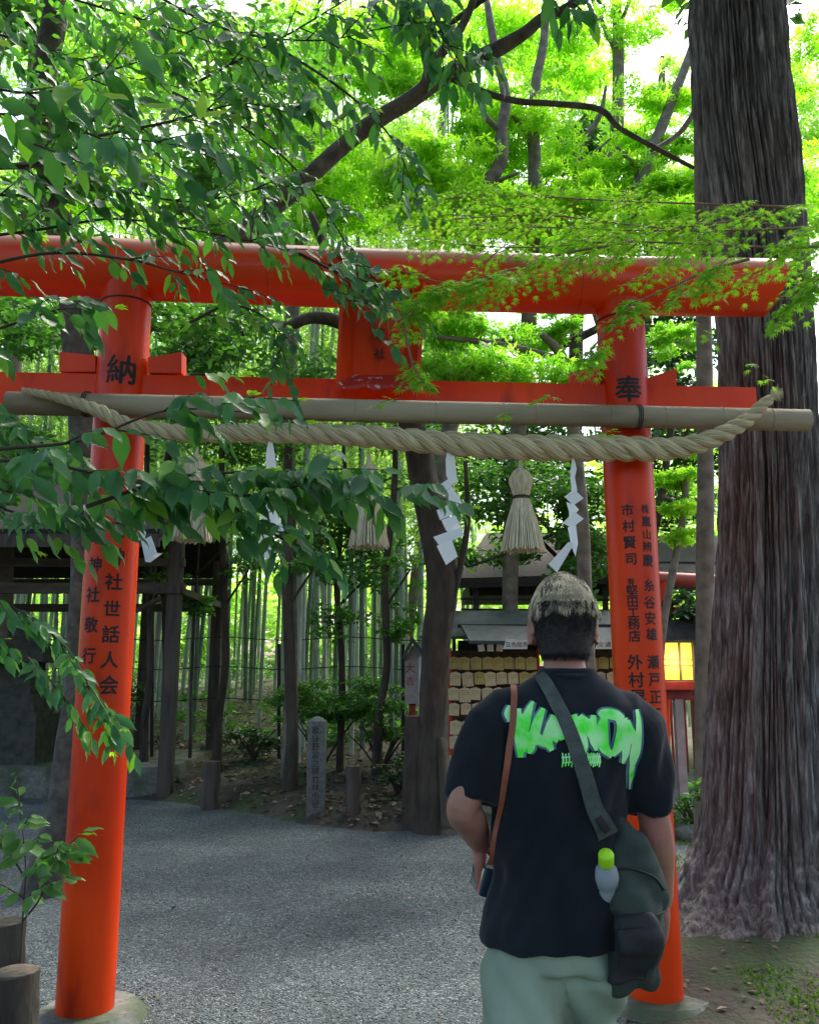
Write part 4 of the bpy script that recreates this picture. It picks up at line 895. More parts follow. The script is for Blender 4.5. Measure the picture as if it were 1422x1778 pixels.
maple('dark thin maple stem crossing the dark evergreens near the forked trunk', [(1105, 1180, 10.9, .07), (1070, 700, 10.9, .06), (1010, 450, 10.9, .06), (1001, 300, 10.9, .05), (1010, 250, 10.9, .045), (1041, 200, 10.9, .035), (1052, 150, 10.9, .02)], [[(1003, 290, 10.9, .025), (1060, 240, 10.8, .014)]], [(1000, 420, 10.6, .8, .6, .2, 1100, 6)])
maple('bright maple crown high at upper left behind the dark leaves', [(505, 1180, 11.2, .085), (503, 700, 11.2, .09), (520, 350, 11.2, .10), (560, 150, 11.2, .08), (590, -50, 11.2, .05)], [[(520, 350, 11.2, .05), (430, 280, 11, .04), (380, 200, 10.9, .03)], [(540, 250, 11.2, .05), (620, 180, 11, .03)]],
    [(560, 80, 11.5, 1.4, .9, .8, 3000, 14), (520, 290, 11.2, 1.4, .9, .6, 3300, 14), (640, 350, 10.6, 1.2, .8, .4, 2400, 10), (430, 400, 11, 1.0, .7, .4, 1900, 10)])
maple('bright maple crown behind the oak trunk at far upper left', [(0, 1180, 12, .14), (20, 700, 12, .12), (50, 300, 12, .10), (60, 50, 12, .07)], [[(50, 300, 12, .05), (150, 220, 12, .03)]],
    [(30, 60, 12.5, 1.4, .9, 1.0, 2400, 14), (240, 60, 13, 1.1, .9, .5, 1400, 10), (200, 330, 12, 1.4, .8, .6, 2200, 12), (20, 420, 12, 1.2, .8, .6, 1700, 10)])
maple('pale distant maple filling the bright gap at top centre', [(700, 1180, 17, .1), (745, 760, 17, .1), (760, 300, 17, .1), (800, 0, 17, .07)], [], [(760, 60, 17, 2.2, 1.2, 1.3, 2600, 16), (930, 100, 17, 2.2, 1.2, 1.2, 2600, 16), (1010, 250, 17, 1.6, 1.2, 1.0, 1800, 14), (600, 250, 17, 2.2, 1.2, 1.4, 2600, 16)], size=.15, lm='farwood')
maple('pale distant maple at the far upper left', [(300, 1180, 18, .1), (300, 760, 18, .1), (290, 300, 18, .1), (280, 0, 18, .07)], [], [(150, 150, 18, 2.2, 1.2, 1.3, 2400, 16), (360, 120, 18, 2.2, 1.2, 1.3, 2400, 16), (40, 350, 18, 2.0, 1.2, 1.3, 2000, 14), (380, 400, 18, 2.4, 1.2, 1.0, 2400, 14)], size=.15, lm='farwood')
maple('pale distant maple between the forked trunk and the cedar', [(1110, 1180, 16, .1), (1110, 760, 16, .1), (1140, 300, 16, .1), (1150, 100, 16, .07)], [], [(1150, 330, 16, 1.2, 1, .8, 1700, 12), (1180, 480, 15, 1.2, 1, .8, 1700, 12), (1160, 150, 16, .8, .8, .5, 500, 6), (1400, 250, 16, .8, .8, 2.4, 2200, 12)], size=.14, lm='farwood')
# lower maples just behind the beam, right of the plaque
tree_px('maple_tree', 'low layered maple of fresh green leaves behind the red beam, right of the plaque', [(1020, 1200, 7.6, .07), (1010, 900, 7.6, .06), (990, 700, 7.6, .05), (975, 620, 7.6, .05), (940, 580, 7.5, .03)], [[(975, 625, 7.6, .035), (880, 600, 7.4, .03), (760, 585, 7.2, .02)]],
    [(820, 570, 7.4, .75, .5, .16, 1500, 8), (900, 640, 7.2, .9, .5, .14, 1900, 8), (790, 640, 7.4, .5, .4, .13, 800, 5), (960, 570, 7.8, .5, .4, .2, 900, 6), (1180, 600, 7.9, .4, .4, .28, 700, 6)], L['maple_near'], M['palebark'], TRI, .06, 'tree', flat=.3)
tree_px('maple_tree', 'bright green maple spray lit between the right pillar and the cedar below the rope', [(1140, 1320, 8.4, .04), (1150, 1100, 8.4, .035), (1185, 900, 8.4, .035), (1190, 820, 8.4, .03)], [[(1188, 880, 8.4, .02), (1150, 860, 8.2, .015)]],
    [(1180, 830, 8.3, .38, .4, .09, 650, 4), (1195, 880, 8.2, .33, .4, .08, 500, 4), (1180, 930, 8.4, .3, .35, .1, 400, 4), (1190, 780, 8.6, .35, .4, .08, 350, 4)], L['maple_far'], M['palebark'], TRI, .06, 'tree', flat=.3)
# green camellias in the middle distance
tree_px('camellia_tree', 'bushy green tree filling the gap between tassels and right pillar', [(1010, 1330, 11.3, .07), (1000, 1100, 11.3, .06), (990, 950, 11.3, .05), (970, 850, 11.2, .04)], [[(1000, 1000, 11.3, .03), (900, 900, 11, .025), (830, 830, 11, .02)], [(980, 920, 11, .025), (880, 960, 10.8, .02), (810, 985, 10.7, .012)], [(990, 960, 11, .02), (870, 830, 10.6, .015)]],
    [(900, 860, 11, 1.2, .7, .55, 3600, 16), (1010, 920, 10.9, .55, .6, .7, 2300, 12), (840, 960, 11.2, .8, .5, .35, 1200, 8), (1000, 1000, 10.8, .4, .5, .5, 900, 8)], L['mid'], M['bark'], OVAL, .085)
tree_px('camellia_tree', 'dark leafed tree between the right pillar and cedar above the hall roof', [(1130, 1300, 10.2, .07), (1125, 1000, 10.2, .06), (1150, 850, 10.2, .05), (1170, 700, 10.2, .04)], [[(1175, 800, 10.2, .03), (1210, 700, 10, .02)]],
    [(1175, 640, 10, .5, .6, .7, 1500, 10), (1180, 880, 10.3, .5, .6, .6, 1300, 10), (1190, 1060, 9.1, .32, .3, .22, 650, 7), (1190, 1110, 9.3, .3, .3, .16, 300, 5)], L['dark'], M['bark'], OVAL, .075)
tree_px('evergreen_tree', 'dark evergreen behind the forked maple, seen through the bright leaves', [(990, 1180, 15, .15), (1000, 600, 15, .13), (1010, 300, 15, .1)], [], [(1010, 270, 15, 1.0, .8, .9, 2500, 14), (1150, 340, 15, .8, .8, .6, 1600, 10), (830, 300, 15.5, 1.0, .8, .7, 1500, 10), (1030, 470, 15, 2.4, .9, .6, 3000, 16), (880, 800, 14.6, 1.9, .8, .8, 3200, 16), (1150, 790, 14.6, 1.5, .8, .9, 2600, 14), (1190, 600, 15, .9, .8, .8, 1500, 10)], L['dark'], M['bark'], OVAL, .12)
tree_px('evergreen_tree', 'dense dark evergreen behind the beam left of the plaque', [(290, 1200, 13.6, .06), (292, 800, 12.6, .06), (380, 600, 10.6, .06)], [], [(350, 610, 10.4, 1.0, .6, .4, 2600, 12), (560, 900, 11.2, .9, .6, .6, 1500, 12), (210, 700, 10.5, 1.1, .6, .4, 1800, 10), (60, 560, 10.4, .9, .6, .5, 1700, 10), (40, 800, 10, .7, .6, .6, 1500, 10)], L['mid'], M['bark'], OVAL, .09)
# thin dark trees on the bank
for x0, x1, x2, Y, r, lab in ((505, 503, 500, 10.6, .07, 'straight brown tree stem just left of the stone marker'), (378, 392, 385, 12.0, .055, 'dark bent sapling stem among the bamboo'), (655, 672, 684, 10.8, .05, 'thin dark leaning stem above the green shrub'), (250, 262, 255, 11.9, .05, 'dark stem between the left pillar and the pavilion post')):
    tree_px('thin_tree', lab, [(x0, 1345, Y, r * 1.3), (x0 + 2, 1250, Y, r), (x1, 1150, Y, r * .95), (x1 - 3, 1000, Y, r * .9), (x2, 860, Y, r * .8), (x2 + 4, 700, Y, r * .6)],
        [[(x1, 1050, Y, .02), (x1 + 40, 990, Y - .2, .012)], [(x1 - 2, 950, Y, .02), (x1 - 45, 880, Y - .2, .012)]], [(x2 + 10, 760, Y, .7, .5, .45, 700, 9), (x1 + 25, 990, Y - .2, .35, .3, .3, 240, 5)], L['mid'], M['bark'], OVAL, .075)
tree_px('leafy_tree', 'loose leafy tree screening the bamboo left of the curved trunk', [(590, 1330, 11.4, .05), (594, 1150, 11.4, .045), (585, 1000, 11.4, .04), (600, 850, 11.4, .03), (595, 760, 11.4, .02)], [[(590, 1050, 11.4, .02), (660, 980, 11.2, .012)], [(588, 1000, 11.4, .02), (520, 930, 11.2, .012)], [(600, 860, 11.4, .02), (680, 830, 11.2, .012)]],
    [(590, 850, 11.3, 1.1, .6, .45, 1700, 14), (640, 980, 11.2, .75, .5, .45, 1300, 12), (550, 960, 11.4, .7, .5, .4, 700, 10), (690, 1080, 11, .4, .4, .35, 500, 6), (600, 1080, 11.3, .7, .4, .3, 600, 8)], L['mid'], M['bark'], OVAL, .075)
tree_px('leafy_tree', 'loose dark leafy tree in front of the bamboo right of the pavilion post', [(330, 1330, 12.4, .025), (334, 1150, 12.4, .022), (345, 950, 12.4, .02), (350, 800, 12.4, .018)], [[(340, 1000, 12.4, .02), (400, 940, 12.2, .012)]],
    [(380, 860, 12.2, 1.0, .5, .5, 1100, 12), (430, 760, 12.2, 1.1, .5, .5, 1500, 12), (330, 1050, 12.4, .45, .4, .35, 300, 6)], L['mid'], M['bark'], OVAL, .08)
# shrubs
def shrub(px, pyb, Y, rx, rz, nn, label, lm='mid', size=.06, cz=None):
    b0 = P(px, pyb, Y); zb = tz(b0.x, Y); t = empty('shrub', (b0.x, Y, zb), label, 'shrub'); mb = MB(); c0 = Vector((b0.x, Y, zb))
    for k in range(9):
        an = k * 2.4; e_ = c0 + Vector((math.cos(an) * rx * .6, math.sin(an) * rx * .4, rz * random.uniform(1, 1.7))); mb.tube([c0, c0.lerp(e_, .5) + Vector((0, 0, .05)), e_], [.018, .012, .005], 6)
    mb.build('stem', M['twig'], t); A, _ = cloud(nn, (c0.x, Y, zb + (cz or rz * 1.05)), (rx, rx * .7, rz), OVAL, size, pads=22, padr=.3); npmesh('foliage', *A, L[lm], t); return t
shrub(560, 1320, 11.6, .75, .42, 2600, 'broad green shrub behind the stone marker', size=.07, cz=.85)
shrub(660, 1320, 11.2, .75, .5, 2900, 'dark green shrub between the stone marker and the notice box', size=.07, cz=.8)
shrub(690, 1400, 10.0, .35, .22, 420, 'small sprouting shrub in front of the tree stump', 'dark', .06)
shrub(440, 1330, 12.6, .5, .25, 800, 'low shrub at the foot of the bamboo', 'dark', .07)
shrub(170, 1290, 13.2, 1.0, .4, 1900, 'green shrub seen behind the pavilion left of the red pillar', 'mid', .07, cz=1.0)
shrub(740, 1246, 9.75, .14, .06, 90, 'tuft of bright leaves growing on top of the tall stump', 'fresh', .045, cz=.05)
bpy.data.objects[[o.name for o in bpy.data.objects if o.get('label', '').startswith('tuft of bright')][0]].location.z += P(735, 1243, 9.75).z - .05
shrub(1200, 1345, 8.6, .32, .22, 500, 'low plants at the foot of the lantern stand', 'mid', .06)
shrub(1225, 1370, 6.0, .13, .10, 130, 'little green plant growing against the left side of the cedar', 'mid', .05, cz=.62)
# ================================================================== bamboo grove
bmats = [mat('green_bamboo', (.38, .44, .37), .5, (.26, .32, .27), 3, stretch=(1, 1, .3)), mat('grey_bamboo', (.42, .46, .40), .5, (.30, .34, .29), 3, stretch=(1, 1, .3)), mat('dark_bamboo', (.15, .20, .16), .55, (.10, .14, .11), 3)]
protos = []
for v in range(6):
    mb = MB(); H = 9.5 + v * .5; pts, rad = [], []; z = 0; lean = random.uniform(-.25, .25)
    while z < H:
        r = .043 * (1 - (z / H) ** 2 * .75)
        for dz, k in ((0, 1.10), (.015, 1.0), (.15, .98), (.28, 1.0)): pts.append((lean * ((z + dz) / H) ** 2 * 3, .1 * math.sin((z + dz) * .4 + v), z + dz)); rad.append(r * k)
        z += .30 + .012 * z
    mb.tube(pts, rad, 9); cm = mb.mesh('culm', True); cm.materials.append(bmats[v % 3])
    n_ = 300; zz = rng.uniform(3.0 + (v % 2), H, n_); rr = .12 + .9 * rng.random(n_) * np.clip((zz - 2) / 4, .2, 1); an = rng.uniform(0, 6.3, n_)
    pos = np.stack([lean * (zz / H) ** 2 * 3 + rr * np.cos(an), rr * np.sin(an), zz - rr * .15], 1); off = np.stack([np.cos(an), np.sin(an), -.6 * np.ones(n_)], 1)
    k3 = 3; pos = np.repeat(pos, k3, 0) + rng.normal(size=(n_ * k3, 3)) * .07; off = np.repeat(off, k3, 0) + rng.normal(size=(n_ * k3, 3)) * .5
    Vv, Ff = place(t_dia(.10), pos, off, nrm(rng.normal(size=(n_ * k3, 3)) * .5 + [0, 0, 1]), rng.uniform(.12, .2, n_ * k3))
    fo = npmesh('foliage', Vv, Ff, L['bamboo']); fm = fo.data; bpy.data.objects.remove(fo)
    protos.append((cm, fm))
cnt = 0; tries = 0; taken = []
while cnt < 225 and tries < 4000:
    tries += 1; Y = 11.9 + rng.random() ** 1.2 * 15; px = rng.uniform(-260, 820) if rng.random() < .8 else rng.uniform(-500, 1250)
    p = P(px, 1170, Y); x = p.x
    if x < -1.6 and Y < 14.6: continue
    if x > .4 and Y < 17: continue
    if any((x - a) ** 2 + (Y - b__) ** 2 < .16 for a, b__ in taken): continue
    taken.append((x, Y)); v = rng.integers(0, 6); s_ = rng.uniform(.8, 1.25)
    root = bpy.data.objects.new('bamboo', None); COL.objects.link(root); root.location = (x, Y, tz(x, Y) - .05); root.rotation_euler = (rng.normal() * .02, rng.normal() * .02, rng.uniform(0, 6.28)); root.scale = (s_, s_, rng.uniform(.9, 1.15)); root.empty_display_size = .1
    near = 'thick' if s_ > 1.05 else 'slender'
    tag(root, '%s bamboo stem in the grove %s' % (['green', 'grey', 'dark'][v % 3] + ' ' + near, 'close behind the fence' if Y < 16 else 'deep among the other stems' if Y < 21 else 'at the far back against the light'), 'bamboo', 'bamboo stems in the grove')
    for nm, me in (('culm', protos[v][0]), ('foliage', protos[v][1])): o = bpy.data.objects.new(nm, me); COL.objects.link(o); o.parent = root
    cnt += 1
# low greenery on the slope
A = []
for k in range(60):
    x = rng.uniform(-9, 2); y = rng.uniform(13.5, 27); A.append(cloud(110, (x, y, tz(x, y) + .35), (.8, .7, .45), DIA, .13, pads=6)[0])
tag(npmesh('undergrowth', *merge(A), L['mid']), 'low leafy undergrowth between the bamboo stems', 'undergrowth', kind='stuff')
# far woods, closing the view
A = []
for k in range(56):
    x = -36 + k * 1.25; y = rng.uniform(27, 38); A.append(cloud(900, (x, y, rng.uniform(2.5, 5)), (3.2, 2.5, 3.4), DIA, .38, pads=18, padr=.32)[0])
for k in range(26):
    x = rng.uniform(-30, 34); y = rng.uniform(36, 50); A.append(cloud(700, (x, y, rng.uniform(9, 15)), (4.5, 3, 4), DIA, .5, pads=18, padr=.32)[0])
for k in range(12):
    x = rng.uniform(3, 14); y = rng.uniform(14, 22); A.append(cloud(900, (x, y, rng.uniform(1, 5)), (2.0, 1.6, 2.0), DIA, .26, pads=14, padr=.32)[0])
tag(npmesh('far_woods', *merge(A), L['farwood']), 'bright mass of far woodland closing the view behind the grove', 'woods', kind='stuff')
# ================================================================== canopy overhead (shades the path)
def big_tree(x, y, r, zc, rx, ry, rz, nn, label, lm='dark'):
    t = empty('shade_tree', (x, y, 0), label, 'tree'); mb = MB(); mb.tube([(x, y, -.1), (x + .05, y, 2), (x, y + .1, 5), (x, y, zc)], [r * 1.3, r, r * .8, r * .4], 14, wob=.2); mb.build('trunk', M['bark'], t, smooth=True)
    A, pc = cloud(nn, (x, y, zc), (rx, ry, rz), DIA, .20, pads=46, padr=.2, flat=.5); npmesh('crown', *A, L[lm], t)
    mb = MB()
    for q in pc[::3]: mb.tube([(x, y, zc - rz * 1.2), (x * .5 + q[0] * .5, y * .5 + q[1] * .5, zc - rz * .3), q], [r * .35, r * .2, .02], 6)
    mb.build('limbs', M['bark'], t, smooth=True)
big_tree(-4.2, 1.2, .25, 8.6, 5.2, 5.2, 1.9, 9000, 'tall broadleaf tree left of the camera shading the path')
big_tree(4.4, .2, .25, 8.2, 5.0, 5.0, 1.8, 9000, 'tall broadleaf tree right of the camera shading the path')
big_tree(-7.2, 7.6, .22, 9.6, 4.4, 4.2, 2.0, 7000, 'tall broadleaf tree beyond the left edge shading the pavilion')
big_tree(0.5, -5.5, .25, 8.0, 6.0, 4.6, 2.0, 7000, 'tall broadleaf tree behind the camera shading the path')
# ================================================================== near evergreen branches at the left
nt_ = empty('evergreen_tree', (-2.9, 2.6, 0), 'near evergreen whose glossy dark leaves hang over the left half of the gate', 'tree')
mb = MB(); mb.tube([(-2.9, 2.6, -.1), (-2.85, 2.65, 1.5), (-2.8, 2.7, 3), (-2.75, 2.8, 4.6), (-2.6, 3.0, 6)], [.16, .12, .11, .09, .05], 16, wob=.2); mb.build('trunk', M['bark'], nt_, smooth=True)
tb = MB(); gt = MB(); leafs = []; fresh = []
def oval_at(pos, ax, up, size, lst): lst.append((pos, ax, up, size))
def twig(a, d, ln, nl, ls, droop=.25, tip=True):
    """alternate leaves along a gently drooping twig; a start point, d direction"""
    d = np.array(d, float); d /= np.linalg.norm(d); pts = []; p = np.array(a, float); k = 9
    for i in range(k + 1):
        pts.append(p.copy()); d[2] -= droop / k * .8; d /= np.linalg.norm(d); p = p + d * ln / k
    mb_ = gt if random.random() < .25 else tb
    mb_.tube(pts, [.0032 * (1 - i / k) + .001 for i in range(k + 1)], 4, cap=False)
    for i in range(nl):
        t = .12 + .88 * (i + random.uniform(-.3, .3)) / nl; t = min(max(t, 0), .999); j = t * k; q = pts[int(j)] * (1 - j % 1) + pts[min(int(j) + 1, k)] * (j % 1)
        dd = pts[min(int(j) + 1, k)] - pts[int(j)]; dd = dd / max(np.linalg.norm(dd), 1e-6); side = np.cross(dd, [0, 0, 1]); side /= max(np.linalg.norm(side), 1e-6)
        sg = 1 if i % 2 else -1
        ax = dd * .55 + side * sg * .75 + np.array([0, 0, -.35 - .5 * random.random()]) + rng.normal(size=3) * .22
        up = np.array([0, 0, .75]) + rng.normal(size=3) * .35 + side * sg * .2 - np.array([0, 1.0, 0])
        oval_at(q, ax, up, ls * random.uniform(.5, 1.4), leafs)
    if tip and random.random() < .22:
        for s_ in (-1, 0, 1): oval_at(pts[-1], dd + side * s_ * .6 + np.array([0, 0, .4]), np.array([0, 0, 1.]), ls * .42, fresh)
    elif tip: oval_at(pts[-1], dd + np.array([0, 0, -.5]), np.array([0, -.3, 1.]), ls, leafs)
def branch(pts, ntw, ln, nl, ls, spread=.8, r0=.008, down=.1, bias=(0, 0, 0), start=.1):
    """pts (px, py, Y); grows ntw side twigs along it"""
    ntw = int(ntw * 1.0); ls = ls * 1.5; ln = ln * 1.1; c = spline([tuple(P(*p)) for p in pts], 6); m_ = len(c)
    tb.tube(c, [r0 * (1 - .75 * i / m_) for i in range(m_)], 6)
    for i in range(ntw):
        t = start + (1 - start) * (i + random.random()) / ntw; j = min(int(t * (m_ - 1)), m_ - 2); q = c[j] + (c[j + 1] - c[j]) * random.random(); d = nrm(c[j + 1] - c[j])
        side = nrm(np.cross(d, [0, 0.3, 1])); sg = 1 if i % 2 else -1
        dir_ = d * .6 + side * sg * spread * random.uniform(.4, 1.1) + np.array([0, 0, -down]) + np.array([0, random.uniform(-.3, .3), 0]) + np.array(bias)
        twig(q, dir_, ln * random.uniform(.6, 1.25), nl, ls)
    twig(c[-1], c[-1] - c[-2], ln, nl, ls)
# main boughs: from the trunk side into the picture
for pts, ntw, ln, nl, ls in (
  # upper left, medium distance
  ([(-200, 330, 3.4), (0, 292, 3.3), (60, 285, 3.3), (120, 262, 3.3), (200, 240, 3.3), (330, 255, 3.3)], 12, .26, 7, .075),
  ([(-200, 60, 3.7), (0, 60, 3.8), (160, 120, 3.9), (330, 155, 4.0)], 14, .32, 8, .07),
  ([(330, 150, 4.0), (400, 112, 4.0), (500, 60, 4.0), (600, 0, 4.0), (700, -60, 4.0)], 13, .3, 8, .066),
  ([(-150, 200, 4.2), (80, 200, 4.3), (250, 230, 4.4), (420, 300, 4.5), (470, 360, 4.5)], 17, .34, 9, .066),
  ([(300, 160, 4.1), (420, 220, 4.1), (520, 300, 4.1), (600, 420, 4.1), (640, 480, 4.0)], 15, .26, 8, .056),
  ([(480, 80, 4.1), (600, 160, 4.1), (680, 240, 4.1), (720, 330, 4.05)], 10, .2, 7, .062),
  ([(-100, 420, 3.6), (60, 400, 3.6), (200, 380, 3.7), (340, 400, 3.75), (480, 430, 3.8), (600, 470, 3.85)], 17, .24, 8, .058),
  ([(-100, 480, 3.3), (80, 440, 3.3), (220, 450, 3.3), (300, 470, 3.4), (420, 500, 3.5)], 7, .15, 5, .062),
  ([(-200, 130, 3.0), (-40, 150, 3.0), (80, 160, 3.0), (200, 120, 3.1)], 8, .22, 6, .095),
  ([(-150, 20, 3.6), (60, -10, 3.6), (200, 20, 3.6), (330, 60, 3.7), (430, 100, 3.7)], 13, .26, 8, .075),
  ([(200, -60, 3.8), (320, 20, 3.8), (430, 60, 3.8), (560, 70, 3.8), (660, 50, 3.8)], 12, .26, 8, .07),
  ([(-150, 330, 3.5), (60, 340, 3.5), (180, 330, 3.5), (330, 350, 3.6), (440, 330, 3.6)], 14, .26, 8, .07),
  ([(150, 240, 3.7), (300, 210, 3.7), (420, 180, 3.7), (520, 200, 3.7)], 10, .24, 7, .07),
  ([(520, 440, 3.8), (580, 470, 3.75), (640, 490, 3.7), (690, 520, 3.7)], 6, .16, 7, .06),
  # bough across the pole
  ([(-150, 800, 3.0), (0, 780, 3.0), (140, 765, 3.05), (260, 720, 3.1), (330, 710, 3.1), (420, 715, 3.1)], 6, .22, 6, .08),
  ([(-200, 860, 2.9), (0, 800, 2.95), (160, 820, 3.0), (300, 850, 3.1), (450, 860, 3.1), (560, 835, 3.1), (690, 850, 3.1)], 16, .25, 8, .072),
  ([(150, 880, 3.05), (300, 830, 3.1), (420, 820, 3.1), (500, 820, 3.1)], 10, .2, 8, .075),
  ([(200, 830, 3.1), (330, 850, 3.2), (420, 900, 3.2), (520, 950, 3.3)], 12, .22, 7, .06),
  ([(-100, 600, 3.4), (0, 570, 3.5), (90, 540, 3.5), (130, 535, 3.5)], 4, .16, 5, .085),
  # left column
  ([(-100, 640, 3.7), (-20, 700, 3.7), (60, 760, 3.7), (130, 800, 3.7)], 12, .26, 8, .06),
  ([(-100, 800, 3.6), (0, 880, 3.6), (100, 900, 3.55), (150, 890, 3.5)], 10, .24, 7, .07),
  ([(-100, 960, 3.8), (0, 1040, 3.8), (80, 1090, 3.8), (150, 1180, 3.8), (185, 1230, 3.8)], 13, .22, 7, .055),
  ([(-100, 1100, 3.8), (0, 1110, 3.8), (60, 1150, 3.8), (110, 1210, 3.8)], 7, .2, 6, .055),
  ([(330, 560, 3.9), (400, 530, 3.9), (470, 560, 3.9), (500, 640, 3.9)], 7, .18, 7, .055),
  # hanging from the top
  ([(700, -90, 3.9), (740, 0, 3.9), (770, 60, 3.9), (800, 110, 3.9)], 7, .2, 6, .085),
  ([(640, -90, 4.0), (690, -20, 4.0), (720, 40, 4.0)], 6, .2, 7, .075),
  ([(900, -80, 3.8), (960, -20, 3.8), (1000, 10, 3.8)], 2, .15, 4, .08)):
    branch(pts, ntw, ln, nl, ls)
for x, y, dx, dz, ln, nl, ls, Y in ((840, 70, .35, -1, .17, 7, .12, 3.7), (815, 60, .25, -1, .16, 6, .11, 3.9), (745, 60, .1, -1, .16, 7, .10, 3.9), (985, 5, .3, -.6, .1, 5, .1, 3.7), (560, 500, 1, -.35, .32, 10, .062, 3.7), (600, 520, 1, -.15, .28, 9, .064, 3.65), (640, 560, .8, -.8, .22, 6, .075, 3.65), (330, 650, 1, .0, .2, 5, .1, 3.0), (420, 690, 1, .05, .2, 5, .1, 3.0), (560, 815, 1, .1, .26, 6, .085, 3.0), (150, 230, .6, -.2, .22, 6, .12, 2.6), (60, 250, .8, -.2, .22, 4, .12, 2.5)):
    p = P(x, y, Y); twig(p, (dx, random.uniform(-.3, .3), dz), ln, nl, ls, droop=.15)
# large close leaves of fresh growth at upper left
for x, y, dx, dz in ((348, 208, .1, 1), (352, 205, 1, .25), (225, 175, -1, .25), (300, 190, -1, .15), (20, 85, -1, .6)):
    oval_at(np.array(P(x, y, 2.6)), np.array([dx, -.2, dz]), np.array([.1, -.9, .5]), .095, fresh)
for x, y, dx, dz, s_ in ((150, 232, .05, -1, .12), (200, 236, .35, -1, .13)): oval_at(np.array(P(x, y, 2.6)), np.array([dx, -.1, dz]), np.array([0, -1, .2]), s_, leafs)
def flush(lst, name, m, tm=None, par=nt_):
    pos, ax, up, sz = (np.array(q, float) for q in zip(*lst)); return npmesh(name, *place(tm or t_oval(.215, .16), pos, ax, up, sz), m, par, smooth=True)
flush(leafs, "foliage", L["camellia"]); flush(fresh, "new_leaves", L["fresh"])
tb.build('boughs', M['twig'], nt_, smooth=True); gt.build('twigs', M['greentwig'], nt_, smooth=True)
# ================================================================== near maple sprays over the beam
nm_ = empty('maple_tree', (3.4, 3.3, 0), 'near maple whose star-leaved sprays hang before the right half of the red beam', 'tree')
mb = MB(); mb.tube([(3.4, 2.6, -.1), (3.35, 2.7, 2), (3.1, 3.0, 3.6), (2.9, 3.4, 4.6)], [.12, .09, .07, .04], 12, wob=.2); mb.build('trunk', M['palebark'], nm_, smooth=True)
mtw = MB(); stars = []
def spray(a, d, ln, depth=0, nl=7, ls=.036):
    d = np.array(d, float); d /= np.linalg.norm(d); p = np.array(a, float); k = 7; pts = []
    wv = rng.normal(size=3) * .12 * [1, 1, .5]
    for i in range(k + 1): pts.append(p.copy()); d = d + wv / k + rng.normal(size=3) * .05 + [0, 0, -.035]; d /= np.linalg.norm(d); p = p + d * ln / k
    mtw.tube(pts, [(.0026 if depth == 0 else .0015) * (1 - .6 * i / k) for i in range(k + 1)], 4, cap=False)
    side = np.cross(d, [0, 0, 1]); side /= np.linalg.norm(side)
    for i in range(nl):
        q = pts[1 + int(i * (k - 1) / nl)] if nl > 1 else pts[-1]
        for s_ in (-1, 1):
            ax = d * .5 + side * s_ + rng.normal(size=3) * [.3, .3, .12] + [0, 0, -.22]
            o_ = q + nrm(ax) * random.uniform(.01, .035); stars.append((o_, ax, np.array([0, 0, 1.0]) + rng.normal(size=3) * .22, ls * random.uniform(.6, 1.25)))
    stars.append((pts[-1], d + [0, 0, -.2], np.array([0, 0, 1.]), ls))
    if depth == 0:
        for i in (1, 2, 3, 4, 5, 6):
            s_ = 1 if i % 2 else -1; spray(pts[i], d * .7 + side * s_ * random.uniform(.5, 1) + rng.normal(size=3) * .15, ln * random.uniform(.35, .6), 1, 4, ls)
def maple_bough(pts, n_, ln, r0=.007, ls=.036, dirs=1.0):
    c = spline([tuple(P(*p)) for p in pts], 6); m_ = len(c); mtw.tube(c, [r0 * (1 - .75 * i / m_) for i in range(m_)], 6)
    for i in range(n_):
        j = int((i + random.random()) / n_ * (m_ - 2)); d = nrm(c[j + 1] - c[j]); side = nrm(np.cross(d, [0, 0, 1])); s_ = 1 if i % 2 else -1
        spray(c[j], d * .6 + side * s_ * .8 * random.uniform(.3, 1) + np.array([0, 0, -.12]), ln * random.uniform(.6, 1.2), 0, 5, ls)
for pts, n_, ln in (
  ([(1500, 380, 3.6), (1400, 395, 3.7), (1250, 400, 3.8), (1100, 400, 3.9), (950, 395, 4.0), (800, 400, 4.1)], 15, .34),
  ([(1500, 420, 3.5), (1380, 430, 3.6), (1240, 425, 3.7), (1080, 420, 3.8), (900, 430, 3.9), (740, 420, 4.0)], 15, .32),
  ([(1300, 380, 4.3), (1150, 395, 4.3), (960, 375, 4.4), (800, 380, 4.5), (690, 400, 4.5)], 13, .38),
  ([(1100, 420, 3.75), (980, 440, 3.7), (880, 470, 3.65), (790, 490, 3.6), (710, 480, 3.6)], 9, .24),
  ([(1300, 450, 3.6), (1230, 470, 3.6), (1160, 500, 3.55), (1090, 530, 3.5)], 4, .2),
  ([(1430, 470, 3.5), (1390, 500, 3.5), (1360, 530, 3.5)], 2, .15),
  ([(860, 480, 3.6), (800, 500, 3.6), (740, 520, 3.6), (690, 560, 3.6)], 6, .17),
  ([(1480, 440, 3.4), (1440, 470, 3.4), (1400, 500, 3.4)], 4, .2),
  ([(1100, 520, 3.6), (1040, 590, 3.6), (1000, 640, 3.6)], 3, .17),
  ([(1400, 360, 4.8), (1100, 350, 4.8), (850, 340, 4.9), (650, 360, 5.0)], 15, .4),
  ([(700, 560, 3.6), (720, 640, 3.6), (760, 690, 3.6)], 2, .12)):
    maple_bough(pts, n_, ln)
for x, y, dx, dz, ln in ((1180, 540, .8, -.7, .22), (1290, 620, .9, -.6, .18), (1210, 470, .3, -.5, .2), (850, 500, -.6, -.5, .2), (1000, 560, -.4, -.8, .16), (700, 690, -.8, -.2, .14), (960, 680, -.5, -.3, .12), (890, 720, -1, 0, .05), (1080, 750, -.9, .1, .09)):
    spray(P(x, y, 3.6), (dx, random.uniform(-.2, .2), dz), ln, 1, 4, .04)
